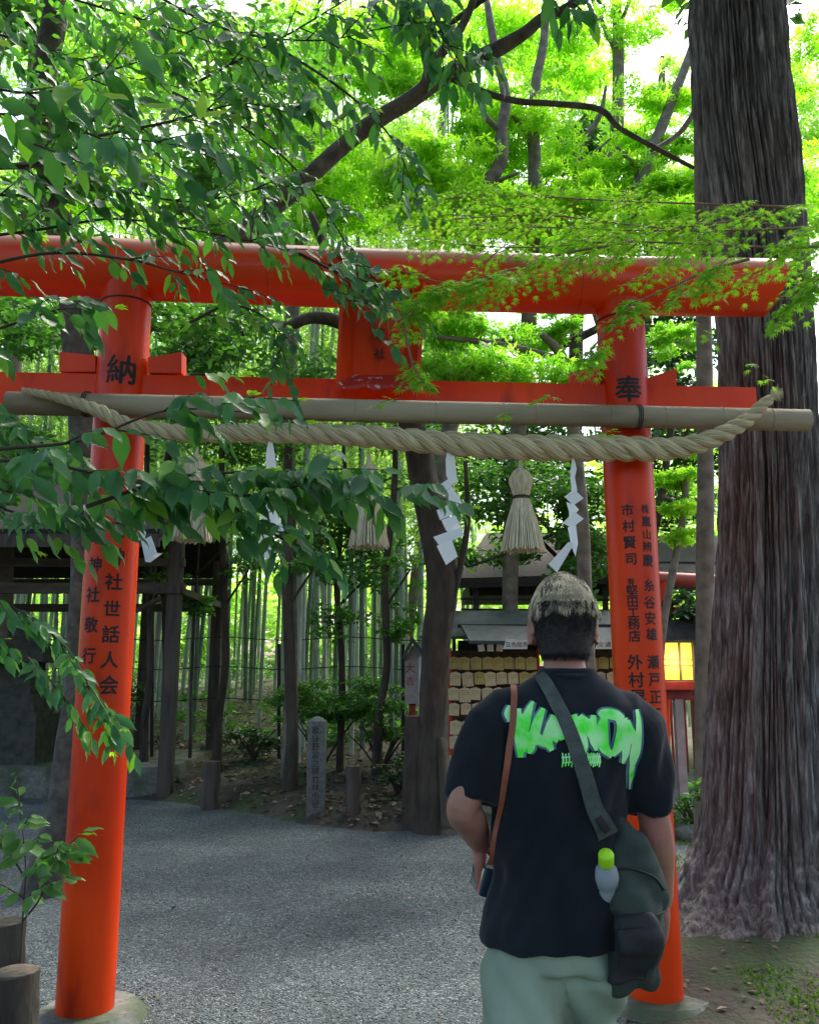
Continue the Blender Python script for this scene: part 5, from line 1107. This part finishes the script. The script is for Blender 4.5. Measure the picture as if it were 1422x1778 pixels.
flush(stars, 'foliage', L['maple_near'], STAR, nm_); mtw.build('twigs', M['pinktwig'], nm_, smooth=True)
# ================================================================== sapling at the lower left
sp_ = empty('sapling', G(45, 1760), 'young leafy sapling with bright leaves at the lower left, before the cut logs', 'sapling'); leafs2 = []; tb = MB(); gt = MB(); leafs = leafs2
Ys_ = 3.75
for pts, ntw, ln, nl, ls in (([(30, 1790, Ys_), (40, 1600, Ys_), (45, 1500, Ys_), (35, 1400, Ys_)], 8, .14, 5, .055), ([(40, 1600, Ys_), (70, 1560, Ys_), (95, 1500, Ys_), (110, 1480, Ys_)], 6, .10, 5, .055), ([(42, 1520, Ys_), (10, 1470, Ys_), (-20, 1440, Ys_)], 5, .12, 5, .055)):
    branch(pts, ntw, ln, nl, ls, r0=.005, start=.35)
flush(leafs2, 'foliage', L['mid'], None, sp_); tb.build('stem', M['twig'], sp_, smooth=True)
# ================================================================== the man
YM = 2.24
def Q(px, py, Y=YM): return P(px, py, Y)
def remesh(mb, name, m, parent, vox, smooth_it=3, fn=None):
    me = mb.mesh(name); o = bpy.data.objects.new(name, me); COL.objects.link(o)
    md = o.modifiers.new('r', 'REMESH'); md.mode = 'VOXEL'; md.voxel_size = vox; md.use_smooth_shade = True
    if smooth_it: s_ = o.modifiers.new('s', 'SMOOTH'); s_.iterations = smooth_it; s_.factor = .5
    dg = bpy.context.evaluated_depsgraph_get(); me2 = bpy.data.meshes.new_from_object(o.evaluated_get(dg)); bpy.data.objects.remove(o)
    if fn:
        n_ = len(me2.vertices); co = np.empty(n_ * 3); no = np.empty(n_ * 3); me2.vertices.foreach_get('co', co); me2.vertices.foreach_get('normal', no)
        co, no = co.reshape(-1, 3), no.reshape(-1, 3); d = np.array([fn(Vector(c_), Vector(n__)) for c_, n__ in zip(co, no)]); co += no * d[:, None]; me2.vertices.foreach_set('co', co.ravel()); me2.update()
    me2.name = name; me2.polygons.foreach_set('use_smooth', [True] * len(me2.polygons)); me2.materials.clear()
    return link(name, me2, m, parent)
def chain(mb, pts, rad, n=16, k=5):
    c = spline([(*p, r) for p, r in zip(pts, rad)], k); pl_ = [Vector(q[:3]) for q in c]; rr = [max(q[3], .001) for q in c]
    # rounded ends
    d0 = (pl_[0] - pl_[1]).normalized(); d1 = (pl_[-1] - pl_[-2]).normalized()
    pl_ = [pl_[0] + d0 * rr[0] * .9, pl_[0] + d0 * rr[0] * .6] + pl_ + [pl_[-1] + d1 * rr[-1] * .6, pl_[-1] + d1 * rr[-1] * .9]; rr = [rr[0] * .35, rr[0] * .8] + rr + [rr[-1] * .8, rr[-1] * .35]
    mb.tube(pl_, rr, n); return mb
man = empty('person', (Q(960, 1500).x, YM, 0), 'man seen from behind in a black T-shirt with bright green print and pale green trousers, walking under the torii', 'person')
man['label'] = 'man from behind in black T-shirt with green print and pale green trousers, walking'
skin = mat('skin', (.38, .20, .13), .55, (.32, .15, .10), 12, bump=.1, bscale=120, col3=(.42, .17, .13), s3=5)
sk = skin.node_tree.nodes['Principled BSDF']; sk.inputs['Subsurface Weight'].default_value = .12; sk.inputs['Subsurface Radius'].default_value = (.02, .008, .004)
hx = Q(980, 1080).x; hz = lambda py: Q(980, py).z
# anchor points
neck = Q(983, 1168); shL, shR = Q(872, 1262), Q(1096, 1272); elL, elR = Q(803, 1400, 2.19), Q(1136, 1425, 2.24); wrL, wrR = Q(834, 1462, 2.32), Q(1147, 1560, 2.30)
body = MB()
# skull, seen from behind: back of the head towards the camera
HC = Vector((hx, YM + .02, hz(1085)))
hd = [(-.118, .030, .030, .045), (-.10, .050, .055, .035), (-.075, .060, .072, .018), (-.045, .068, .085, .008), (-.01, .074, .094, .0), (.03, .077, .098, -.002), (.065, .073, .094, -.002), (.092, .058, .076, 0), (.110, .036, .048, 0), (.119, .010, .014, 0)]
body.loft([(HC.x, HC.y + yo, HC.z + z, rx * .93, ry) for z, rx, ry, yo in hd], 28, 2.1)
chain(body, [HC + Vector((0, .01, -.05)), HC + Vector((.0, -.002, -.11)), neck + Vector((0, .0, -.04))], [.052, .054, .064])
chain(body, [HC + Vector((0, .095, .01)), HC + Vector((0, .115, -.018)), HC + Vector((0, .108, -.03))], [.008, .013, .012], 10)          # nose
chain(body, [HC + Vector((-.022, .092, -.055)), HC + Vector((0, .098, -.054)), HC + Vector((.022, .092, -.055))], [.006, .008, .006], 8)  # lips
chain(body, [HC + Vector((-.025, .075, -.095)), HC + Vector((0, .085, -.097)), HC + Vector((.025, .075, -.095))], [.014, .017, .014], 8)    # chin
for s_ in (-1, 1):   # ears
    e_ = HC + Vector((s_ * .074, .008, -.02)); ring = [e_ + Vector((s_ * (.004 + .012 * abs(math.sin(a / 2))), -.010 - .012 * math.cos(a), .002 + .030 * math.sin(a))) for a in np.linspace(-.3, 2 * math.pi - .9, 12)]
    body.tube(ring, [.0055] * 12, 8); chain(body, [e_ + Vector((0, 0, .02)), e_ + Vector((s_ * .006, -.004, 0)), e_ + Vector((0, .004, -.028))], [.007, .010, .006], 8)
# torso
tx = lambda px, py: Q(px, py).x; tzz = lambda py: Q(960, py).z
body.loft([(tx(972, 1640), YM, tzz(1650), .100, .07), (tx(968, 1560), YM, tzz(1560), .120, .08), (tx(972, 1450), YM, tzz(1450), .135, .09), (tx(980, 1340), YM, tzz(1340), .145, .09), (tx(984, 1260), YM, tzz(1270), .150, .085), (tx(984, 1215), YM, tzz(1228), .10, .06), (tx(984, 1190), YM, tzz(1195), .06, .05)], 24, 2.3)
def arm(sh, el, wr): 
    m1 = sh.lerp(el, .5); m2 = el.lerp(wr, .35)
    chain(body, [sh, m1, el, m2, wr], [.040, .042, .039, .043, .030])
arm(shL, elL, wrL); arm(shR, elR, wrR)
# hands with five fingers
def hand(wr, fw, side, palmn, curl):
    """fw: direction of the fingers, side: towards the thumb, palmn: out of the palm"""
    fw, side, palmn = fw.normalized(), side.normalized(), palmn.normalized()
    for t in (-.028, -.010, .010, .026): chain(body, [wr, wr + fw * .04 + side * t * .8, wr + fw * .088 + side * t], [.019, .016, .0125], 10)
    for t, ln in ((.029, .072), (.010, .080), (-.010, .074), (-.028, .058)):
        p = wr + fw * .088 + side * t; pts = [p]; a = curl
        for q in range(3): d = fw * math.cos(a) + palmn * math.sin(a); p = p + d * ln * (.45, .30, .25)[q]; pts.append(p); a += curl
        chain(body, pts, [.0095, .0088, .0082, .0072], 9, 3)
    p = wr + fw * .025 + side * .028; q1 = p + side * .026 + fw * .028 + palmn * .014; q2 = q1 + fw * .030 + palmn * .022 + side * .002; chain(body, [p, q1, q2, q2 + fw * .018 + palmn * .012 - side * .006], [.014, .0115, .010, .008], 9, 3)
hand(wrL, Vector((.0, .42, -.9)), Vector((.1, .9, .4)), Vector((1, -.1, .05)), .62)
hand(wrR, Vector((-.1, .22, -.97)), Vector((-.25, .95, .2)), Vector((-.95, -.2, 0)), .4)
# legs and feet
hipL, hipR = Q(905, 1690), Q(1018, 1690, YM); hipL.z = hipR.z = .84
knL, knR = Vector((hipL.x - .0, YM - .07, .47)), Vector((hipR.x + .01, YM + .17, .50)); anL, anR = Vector((hipL.x + .0, YM - .22, .12)), Vector((hipR.x, YM + .18, .08))
for hp, kn, an in ((hipL, knL, anL), (hipR, knR, anR)):
    chain(body, [hp, hp.lerp(kn, .5), kn, kn.lerp(an, .35), an], [.045, .050, .046, .048, .034]); chain(body, [an, an + Vector((0, .06, -.04)), an + Vector((0, .15, -.055))], [.034, .034, .026], 12)
chain(body, [hipL + Vector((0, 0, .02)), (hipL + hipR) / 2 + Vector((0, 0, .08)), hipR + Vector((0, 0, .02))], [.045, .06, .045])
bo = remesh(body, 'body', skin, man, .0045, 4)
for s_ in (-1, 1):
    mb = MB(); c = HC + Vector((s_ * .029, .078, .012)); mb.lathe([(.001, -.011), (.008, -.008), (.011, 0), (.008, .008), (.001, .011)], c, 14); ey = mb.build('eye', M['white'], man, smooth=True); mb = MB(); mb.tube([c + Vector((0, .0085, 0)), c + Vector((0, .0118, 0))], .0045, 10); mb.build('iris', M['black'], ey)
# hair: dark cropped sides, bleached tousled top
mb = MB(); mb.loft([(HC.x, HC.y + yo - .004, HC.z + z, rx * .93 + .004, ry + .004) for z, rx, ry, yo in ((-.082, .052, .048, -.008), (-.07, .064, .066, -.004), (-.04, .0705, .083, -.002), (-.01, .0755, .093, -.003), (.03, .079, .098, -.004), (.048, .077, .0965, -.003), (.056, .06, .08, -.001), (.058, .01, .012, -.001))], 40, 2.1)
me = mb.mesh('cropped_hair', True)
for v in me.vertices:
    if v.co.y > HC.y + .045 and v.co.z < HC.z + .06: v.co.y = HC.y + .045 
hdark = mat('dark_cropped_hair', (.022, .019, .018), .8, (.05, .042, .038), 60, bump=1, bscale=260, bdist=.004)
ho = link('cropped_hair', me, hdark, man)
mb = MB(); mb.loft([(HC.x, HC.y + yo - .004, HC.z + z, rx * .93 + .0035, ry + .0035) for z, rx, ry, yo in ((.035, .0772, .098, -.003), (.065, .0745, .095, -.003), (.092, .060, .078, -.001), (.112, .038, .051, -.001), (.1215, .010, .012, -.001))], 40, 2.1); mb.build('scalp_hair', mat('flattened_bleached_hair', (.36, .29, .17), .6, (.16, .13, .085), 30, bump=.8, bscale=200), man, smooth=True)
mb = MB(); mb2 = MB(); mb3 = MB()
for k in range(13000):
    th = random.uniform(0, 2 * math.pi); ph = random.uniform(0, 1) ** .6 * 1.52
    nx_, ny_, nz_ = math.cos(th) * math.sin(ph), math.sin(th) * math.sin(ph), math.cos(ph)
    root = Vector((HC.x + nx_ * .0735, HC.y - .003 + ny_ * .0995, HC.z + .032 + nz_ * .0915))
    if root.z < HC.z + .040 + .016 * noise.noise(Vector((nx_ * 4, ny_ * 4, 1))): continue
    nr = Vector((nx_, ny_, nz_)); cl_ = noise.noise(root * 34) ; sw = Vector((.25 * cl_ + .22 * nx_, -.45 + .3 * noise.noise(root * 22 + Vector((9, 0, 0))), -.15 - .5 * math.sin(ph)))
    if ny_ < -.1: sw = Vector((-.05 * nx_ + .55 * cl_, -.10 + .3 * noise.noise(root * 40), -.75))
    ln = random.uniform(.016, .036) * (.75 if ny_ < -.5 else 1)
    p1 = root + nr * ln * (.20 + .25 * max(0, nz_)) + sw * ln * .2; p2 = p1 + nr * ln * .10 + sw * ln * .5; p3 = p2 + sw * ln * .45 - Vector((0, 0, ln * .12))
    tgt = mb if cl_ + random.uniform(-.2, .2) > -.20 else mb3
    tgt.tube([root - nr * .003, p1, p2, p3], [.0013, .0013, .0010, .0003], 3, cap=False)
mb.build('bleached_hair', mat('bleached_hair', (.72, .63, .40), .45, (.50, .41, .24), 60), man, smooth=True); mb3.build('hair_roots', mat('grey_brown_hair', (.20, .165, .11), .5, (.12, .10, .07), 60), man, smooth=True)
for k in range(5000):
    th = random.uniform(math.pi * .92, math.pi * 2.08); z = random.uniform(-.085, .06); t = (z + .085) / .145; rx, ry = .054 + .021 * min(1, t * 1.6), .055 + .046 * min(1, t * 1.6)
    r_ = Vector((HC.x + rx * math.cos(th), HC.y - .006 + ry * math.sin(th), HC.z + z)); nr = Vector((math.cos(th), math.sin(th), 0))
    mb2.tube([r_ - nr * .003, r_ + nr * .0035 + Vector((0, 0, -.003)), r_ + nr * (.004 + .004 * t) + Vector((0, 0, -.009))], [.0008, .0007, .0002], 3, cap=False)
mb2.build('stubble', hdark, ho)
# T-shirt
black = mat('black_cotton', (.008, .011, .014), .92, (.012, .016, .020), 8, bump=.5, bscale=300, spec=.15, bdist=.001)
black.node_tree.nodes['Principled BSDF'].inputs['Sheen Weight'].default_value = .12
sh = MB()
prof = [(1634, 838, 1082, .142), (1590, 842, 1080, .138), (1540, 852, 1076, .128), (1480, 858, 1078, .122), (1420, 862, 1082, .12), (1360, 862, 1092, .125), (1300, 860, 1105, .128), (1255, 856, 1112, .122), (1225, 866, 1104, .108), (1203, 884, 1082, .09), (1186, 908, 1060, .074), (1172, 930, 1040, .064), (1160, 938, 1032, .060)]
sh.loft([((Q(l, py).x + Q(r, py).x) / 2, YM + .005, Q(960, py).z, (Q(r, py).x - Q(l, py).x) / 2, ry) for py, l, r, ry in prof], 44, 2.35)
def sleeve(pts, rad, n=20):
    sh.tube(pts, rad, n)
sleeve([Q(925, 1225), Q(880, 1238), Q(855, 1262), Q(838, 1310, 2.23), Q(827, 1350, 2.22), Q(820, 1390, 2.21)], [.055, .066, .074, .073, .069, .065])
sleeve([Q(1040, 1228), Q(1080, 1240), Q(1102, 1268), Q(1116, 1320), Q(1126, 1370), Q(1133, 1408)], [.055, .066, .074, .073, .069, .065])
def cloth(c, nn):
    z = c.z; a = noise.noise(Vector((c.x * 9 + c.z * 2.5, c.y * 9, c.z * 2.0))) * .020 + noise.noise(Vector((c.x * 20 - c.z * 9, c.y * 20, c.z * 6))) * .014
    # creases under the arms and along the back
    a += .004 * math.sin((c.x * 1.0 + c.z * .55) * 62) * max(0, min(1, (1.45 - c.z) * 4)) * (.4 + noise.noise(c * 5))
    return a * max(.1, min(1, (1.50 - z) * 9)) * max(.25, min(1, (z - .82) * 7))
so_ = remesh(sh, 't_shirt', black, man, .006, 3, cloth)
mb = MB(); c = Q(985, 1166); ring = [Vector((c.x + .066 * math.cos(a), YM + .004 + .062 * math.sin(a), c.z - .002 + .012 * math.sin(a))) for a in np.linspace(0, 2 * math.pi, 30)]; mb.tube(ring, .0085, 8, cap=False); mb.build('collar', black, so_, smooth=True)
# print on the back, projected onto the shirt
from mathutils.bvhtree import BVHTree
sm = so_.data; bvh = BVHTree.FromPolygons([v.co[:] for v in sm.vertices], [tuple(p.vertices) for p in sm.polygons])
def on_back(px, py, off=.0012, b=None):
    o = Vector((0, 0, CAMZ)); d = Vector(ray(px, py)).normalized(); h = (b or bvh).ray_cast(o, d)
    return (h[0] + h[1] * off) if h[0] else Q(px, py, YM - .12)
gp = bpy.data.materials.new('fluorescent_green_ink'); gp.use_nodes = True; n = gp.node_tree; b = n.nodes['Principled BSDF']; b.inputs['Roughness'].default_value = .7
tc = n.nodes.new('ShaderNodeTexCoord'); nz = n.nodes.new('ShaderNodeTexNoise'); nz.inputs['Scale'].default_value = 22; nz.inputs['Detail'].default_value = 5; n.links.new(tc.outputs['Object'], nz.inputs['Vector'])
cr = n.nodes.new('ShaderNodeValToRGB'); n.links.new(nz.outputs[0], cr.inputs[0]); e = cr.color_ramp.elements; e[0].position = .36; e[0].color = (.08, .98, .04, 1); e[1].position = .6; e[1].color = (.46, 1, .40, 1); n.links.new(cr.outputs[0], b.inputs['Base Color'])
pale = mat('pale_ink_edge', (.14, .26, .28), .8, (.05, .10, .16), 16)
gnb = MB(); pnb = MB(); plev = [0]
def stroke(pts, wid, mbq, off):
    c = spline([(x, y, w_) for (x, y), w_ in zip(pts, wid)], 7); vs, fs = [], []
    for i, q in enumerate(c):
        a = c[max(i - 1, 0)]; b__ = c[min(i + 1, len(c) - 1)]; dx, dy = b__[0] - a[0], b__[1] - a[1]; l = math.hypot(dx, dy) or 1; nx_, ny_ = -dy / l, dx / l
        for s_ in (-1, -.33, .33, 1): vs.append(on_back(q[0] + nx_ * q[2] * s_ / 2, q[1] + ny_ * q[2] * s_ / 2, off))
    for i in range(len(c) - 1):
        for j in range(3): fs.append((i * 4 + j, i * 4 + j + 1, i * 4 + j + 5, i * 4 + j + 4))
    mbq.add(vs, fs)
E_ = lambda pts: [(860 + x / 4.234, 980 + y / 4.234) for x, y in pts]
S_ = [([(105, 1040), (90, 1100), (100, 1160)], [6, 12, 5]), ([(170, 1060), (175, 1180), (185, 1300), (190, 1420)], [8, 16, 16, 8]), ([(280, 1010), (240, 1100), (205, 1250), (200, 1380)], [4, 13, 17, 12]),
      ([(200, 1100), (210, 1230), (260, 1330), (250, 1390)], [10, 15, 14, 5]), ([(355, 1060), (320, 1140), (285, 1260), (290, 1330)], [6, 13, 15, 10]), ([(290, 1240), (340, 1300), (400, 1330)], [12, 14, 8]),
      ([(430, 1110), (400, 1200), (385, 1290), (420, 1370)], [8, 14, 16, 7]), ([(440, 1130), (470, 1220), (500, 1290)], [10, 16, 8]), ([(400, 1250), (470, 1290)], [12, 12]),
      ([(565, 1110), (600, 1200), (640, 1320), (650, 1390)], [10, 18, 14, 4]), ([(610, 1120), (680, 1190), (700, 1270)], [10, 16, 12]), ([(715, 1110), (710, 1220), (720, 1300), (735, 1370)], [8, 16, 14, 5]),
      ([(760, 1120), (790, 1100), (870, 1110), (930, 1140)], [8, 14, 16, 10]), ([(800, 1120), (780, 1230), (790, 1340), (850, 1410)], [10, 19, 16, 8]), ([(890, 1110), (925, 1200), (900, 1330), (850, 1400)], [10, 17, 17, 8]),
      ([(940, 1130), (955, 1250), (950, 1380), (925, 1460)], [8, 14, 10, 3]), ([(960, 1150), (1000, 1270), (1040, 1340)], [8, 14, 12]), ([(1030, 1070), (1045, 1180), (1035, 1350), (995, 1500), (975, 1650)], [5, 9, 14, 10, 3]), ([(1020, 1320), (1000, 1420), (990, 1540)], [12, 11, 6]),
      ([(640, 1150), (690, 1240), (760, 1300)], [12, 12, 10])]
for k, (pts, wd) in enumerate(S_):
    pts = E_(pts); stroke(pts, [w_ * 1.1 + 8 for w_ in wd], pnb, .0012 + .00006 * k); stroke(pts, [w_ * 1.15 for w_ in wd], gnb, .0030 + .0001 * k)
for cx_ in (530, 695, 740):    # the two small character groups under the big letters
    for j in range(4):
        x = cx_ - 36 + j * 22 if cx_ == 530 else cx_ - 26 + j * 14
        stroke(E_([(x, 1385 + 6 * (j % 2)), (x + 6, 1440), (x - 2, 1490 - 5 * (j % 3))]), [2.2, 2.8, 2.0], gnb, .0035 + .0001 * j)
    stroke(E_([(cx_ - 40, 1420), (cx_ + 30, 1412)]), [2.4, 2.4], gnb, .0040); stroke(E_([(cx_ - 34, 1458), (cx_ + 28, 1452)]), [2.2, 2.2], gnb, .0042)
link('green_print', gnb.mesh('green_print', True, fix=False), gp, so_); link('print_edge', pnb.mesh('print_edge', True, fix=False), pale, so_)
# trousers
tr = MB()
khaki = mat('sage_green_cotton', (.30, .38, .27), .9, (.22, .285, .20), 5, bump=.4, bscale=260, spec=.2, bdist=.001)
wz = hipL.z + .12; cxm = (hipL.x + hipR.x) / 2
tr.loft([(cxm, YM, .85, .150, .108), (cxm, YM, .90, .148, .112), (cxm, YM, wz + .05, .135, .095)], 32, 2.4)
for hp, kn, an, w1 in ((hipL, knL, anL, .108), (hipR, knR, anR, .094)):
    tr.tube([hp + Vector((0, 0, .10)), hp + Vector((0, 0, .0)), hp.lerp(kn, .3), hp.lerp(kn, .7), kn, kn.lerp(an, .5), an + Vector((0, 0, .0))], [w1 - .03, w1 - .004, w1 - .006, w1 - .012, w1 - .022, w1 - .028, w1 - .03], 24)
def tcl(c, nn): return noise.noise(Vector((c.x * 7 + c.z * 4, c.y * 7, c.z * 2.6))) * .024 + .011 * math.sin((c.z * 1.1 + c.x * 1.7) * 34 + 3 * noise.noise(c * 4)) * max(0, min(1, (.95 - c.z) * 3))
remesh(tr, 'trousers', khaki, man, .007, 3, tcl)
for an in (anL, anR):
    mb = MB(); mb.loft([(an.x, an.y + .05, .004, .048, .135), (an.x, an.y + .05, .03, .05, .138), (an.x, an.y + .04, .06, .044, .12), (an.x, an.y + .0, .10, .04, .06), (an.x, an.y - .005, .12, .035, .045)], 20, 2.4); mb.build('shoe', M['white'], man, smooth=True)
# ---- bag with strap
olive = mat('olive_canvas', (.045, .062, .048), .85, (.030, .042, .034), 7, bump=.6, bscale=200, spec=.3, bdist=.002)
bag = empty('shoulder_bag', Q(1105, 1600, 2.1), 'soft dark olive shoulder bag hanging at the man\'s right hip on a broad strap', 'bag')
YB_ = 2.16
g_ = MB()
bp_ = [(1720, 1068, 1140, .035), (1700, 1058, 1150, .055), (1650, 1050, 1158, .075), (1600, 1046, 1164, .082), (1560, 1044, 1160, .078), (1520, 1042, 1148, .068), (1490, 1044, 1130, .055), (1460, 1048, 1112, .040), (1432, 1050, 1090, .022), (1410, 1048, 1074, .012)]
g_.loft([((Q(l, py, YB_).x + Q(r, py, YB_).x) / 2, YB_ + .02, Q(960, py, YB_).z, (Q(r, py, YB_).x - Q(l, py, YB_).x) / 2, ry) for py, l, r, ry in bp_], 32, 2.3)
def bcl(c, nn): return noise.noise(Vector((c.x * 12 + c.z * 6, c.y * 12, c.z * 5))) * .030 + noise.noise(c * 26) * .010 - .010 * math.exp(-((c.z - Q(1100, 1590, YB_).z) / .012) ** 2)
gb = remesh(g_, 'pouch', olive, bag, .006, 3, bcl)
g_ = MB(); g_.loft([(Q(1098, 1720, 2.1).x, 2.13, Q(1098, 1716, 2.1).z, .045, .02), (Q(1100, 1650, 2.1).x, 2.09, Q(1098, 1650, 2.1).z, .058, .03), (Q(1100, 1600, 2.1).x, 2.085, Q(1098, 1600, 2.1).z, .055, .022), (Q(1098, 1588, 2.1).x, 2.10, Q(1098, 1588, 2.1).z, .045, .01)], 24, 2.8); remesh(g_, 'pocket', mat('black_nylon', (.012, .014, .015), .7, (.02, .022, .022), 9), bag, .006, 2, bcl)
bag_b = BVHTree.FromPolygons([v.co[:] for v in gb.data.vertices], [tuple(p.vertices) for p in gb.data.polygons])
def ribbon(pts, wid, off, th, name, m, par, maxy=None):
    c = spline([(x, y, w_) for (x, y), w_ in zip(pts, wid)], 8); ctr = []; 
    for q in c:
        hits = []
        o = Vector((0, 0, CAMZ)); d = Vector(ray(q[0], q[1])).normalized(); h = bvh.ray_cast(o, d)
        ctr.append(h[0] + h[1] * off if h[0] else None)
    for i in range(len(ctr)):
        if ctr[i] is None: 
            y_ = next((ctr[j].y for j in list(range(i - 1, -1, -1)) + list(range(i + 1, len(ctr))) if ctr[j] is not None), YM); ctr[i] = P(c[i][0], c[i][1], y_ - .004)
    for _ in range(3): ctr = [ctr[0]] + [(ctr[i - 1] + ctr[i] * 2 + ctr[i + 1]) / 4 for i in range(1, len(ctr) - 1)] + [ctr[-1]]
    vs, fs = [], []; 
    for i, q in enumerate(c):
        t = (ctr[min(i + 1, len(c) - 1)] - ctr[max(i - 1, 0)]).normalized(); ou = Vector((0, -1, .1)); sd_ = t.cross(ou).normalized(); ou = sd_.cross(t).normalized()
        if ou.y > 0: ou = -ou
        hw = q[2] / F * 2.15 / 2
        for a, b__ in ((-1, 0), (1, 0), (1, 1), (-1, 1)): vs.append(ctr[i] + sd_ * hw * a + ou * th * b__)
    m_ = len(c)
    for i in range(m_ - 1):
        for j in range(4): fs.append((i * 4 + j, i * 4 + (j + 1) % 4, i * 4 + 4 + (j + 1) % 4, i * 4 + 4 + j))
    fs += [(3, 2, 1, 0), tuple(m_ * 4 - 4 + j for j in range(4))]
    mb = MB(); mb.add(vs, fs); return mb.build(name, m, par, auto=True)
ribbon([(938, 1176), (948, 1190), (965, 1222), (985, 1262), (1008, 1330), (1030, 1400), (1052, 1450)], [20, 23, 24, 24, 26, 28, 36], .008, .003, 'strap', mat('grey_green_webbing', (.085, .105, .09), .8, (.05, .065, .055), 30, bump=.5, bscale=300), bag)
mb = MB(); zb = [on_back(x, y, .004, bag_b) for x, y in ((1062, 1512), (1085, 1508), (1110, 1512), (1135, 1524), (1150, 1545))]; mb.tube([q[:3] for q in spline([tuple(p) for p in zb], 5)], .0028, 6); mb.build('zip', M['black'], bag, smooth=True)
mb = MB(); zb = [on_back(x, y, .003, bag_b) for x, y in ((1056, 1585), (1080, 1592), (1110, 1594), (1140, 1588), (1156, 1578))]; mb.tube([q[:3] for q in spline([tuple(p) for p in zb], 5)], .0022, 6); mb.build('seam', olive, bag, smooth=True)
mb = MB(); q = on_back(1040, 1428, .013); mb.box(q, (.040, .006, .018), Matrix.Rotation(.95, 3, 'Y'), bev=.002); mb.build('buckle', M['black'], bag, auto=True)
# ---- bottle
bt = empty('water_bottle', Q(1052, 1500, 2.08), 'small clear water bottle with lime green cap tucked into the side of the olive bag', 'bottle')
bc = Q(1052, 1503, 2.11); rot_ = Matrix.Rotation(-.12, 3, 'Y') @ Matrix.Rotation(.62, 3, 'X')
def lat_t(prof, name, m):
    mb = MB(); mb.lathe(prof, (0, 0, 0), 24); mb.v = [tuple(rot_ @ Vector(v) + bc) for v in mb.v]; return mb.build(name, m, bt, smooth=True)
clear = bpy.data.materials.new('clear_plastic'); clear.use_nodes = True; b = clear.node_tree.nodes['Principled BSDF']; b.inputs['Base Color'].default_value = (.75, .85, .88, 1); b.inputs['Roughness'].default_value = .12; b.inputs['Transmission Weight'].default_value = .6; b.inputs['IOR'].default_value = 1.35
lat_t([(.026, -.15), (.030, -.14), (.030, -.06), (.028, -.055), (.030, -.05), (.030, -.03), (.024, -.008), (.014, .004), (.013, .012)], 'bottle_body', clear)
lat_t([(.0175, .006), (.018, .008), (.018, .034), (.0165, .038), (.002, .039)], 'cap', mat('lime_plastic', (.38, .78, .02), .4))
# ---- camera held in the left hand on a brown strap
cm_ = empty('camera', Q(836, 1520, 2.4), 'compact dark camera with chrome edges held in the man\'s left hand on a brown leather strap', 'camera')
cm_['label'] = 'dark camera with chrome edges held in the man\'s left hand on a brown strap'
cc = wrL + Vector((.012, .030, -.092)); rc = Matrix.Rotation(.22, 3, 'Y') @ Matrix.Rotation(.15, 3, 'Z')
mb = MB(); mb.box(cc, (.040, .115, .072), rc, bev=.008); mb.build('camera_body', mat('dark_blue_camera_skin', (.012, .03, .045), .35), cm_, auto=True)
mb = MB()
chrome = mat('chrome', (.75, .78, .82), .18, metal=1)
for s_ in (-1, 1): mb.box(cc + rc @ Vector((s_ * .0205, 0, .0)), (.004, .10, .062), rc, bev=.0015)
mb.build('chrome_trim', chrome, cm_, auto=True)
mb = MB(); mb.lathe([(.024, 0), (.024, .02), (.020, .022), (.020, .038), (.002, .038)], (0, 0, 0), 24); r2 = rc @ Matrix.Rotation(R(90), 3, 'Y'); mb.v = [tuple(r2 @ Vector(v) + cc + rc @ Vector((.018, 0, 0))) for v in mb.v]; mb.build('lens', M['black'], cm_, smooth=True)
mb = MB(); mb.lathe([(.007, 0), (.007, .006), (.001, .007)], cc + rc @ Vector((0, .03, .035)), 14); mb.build('shutter_button', chrome, cm_)
ribbon([(890, 1188), (893, 1205), (891, 1260), (882, 1330), (872, 1400), (862, 1450), (856, 1500)], [9, 11, 11, 11, 9, 8, 8], .006, .0025, 'leather_strap', mat('brown_leather', (.30, .095, .045), .5, (.22, .06, .03), 20), cm_)
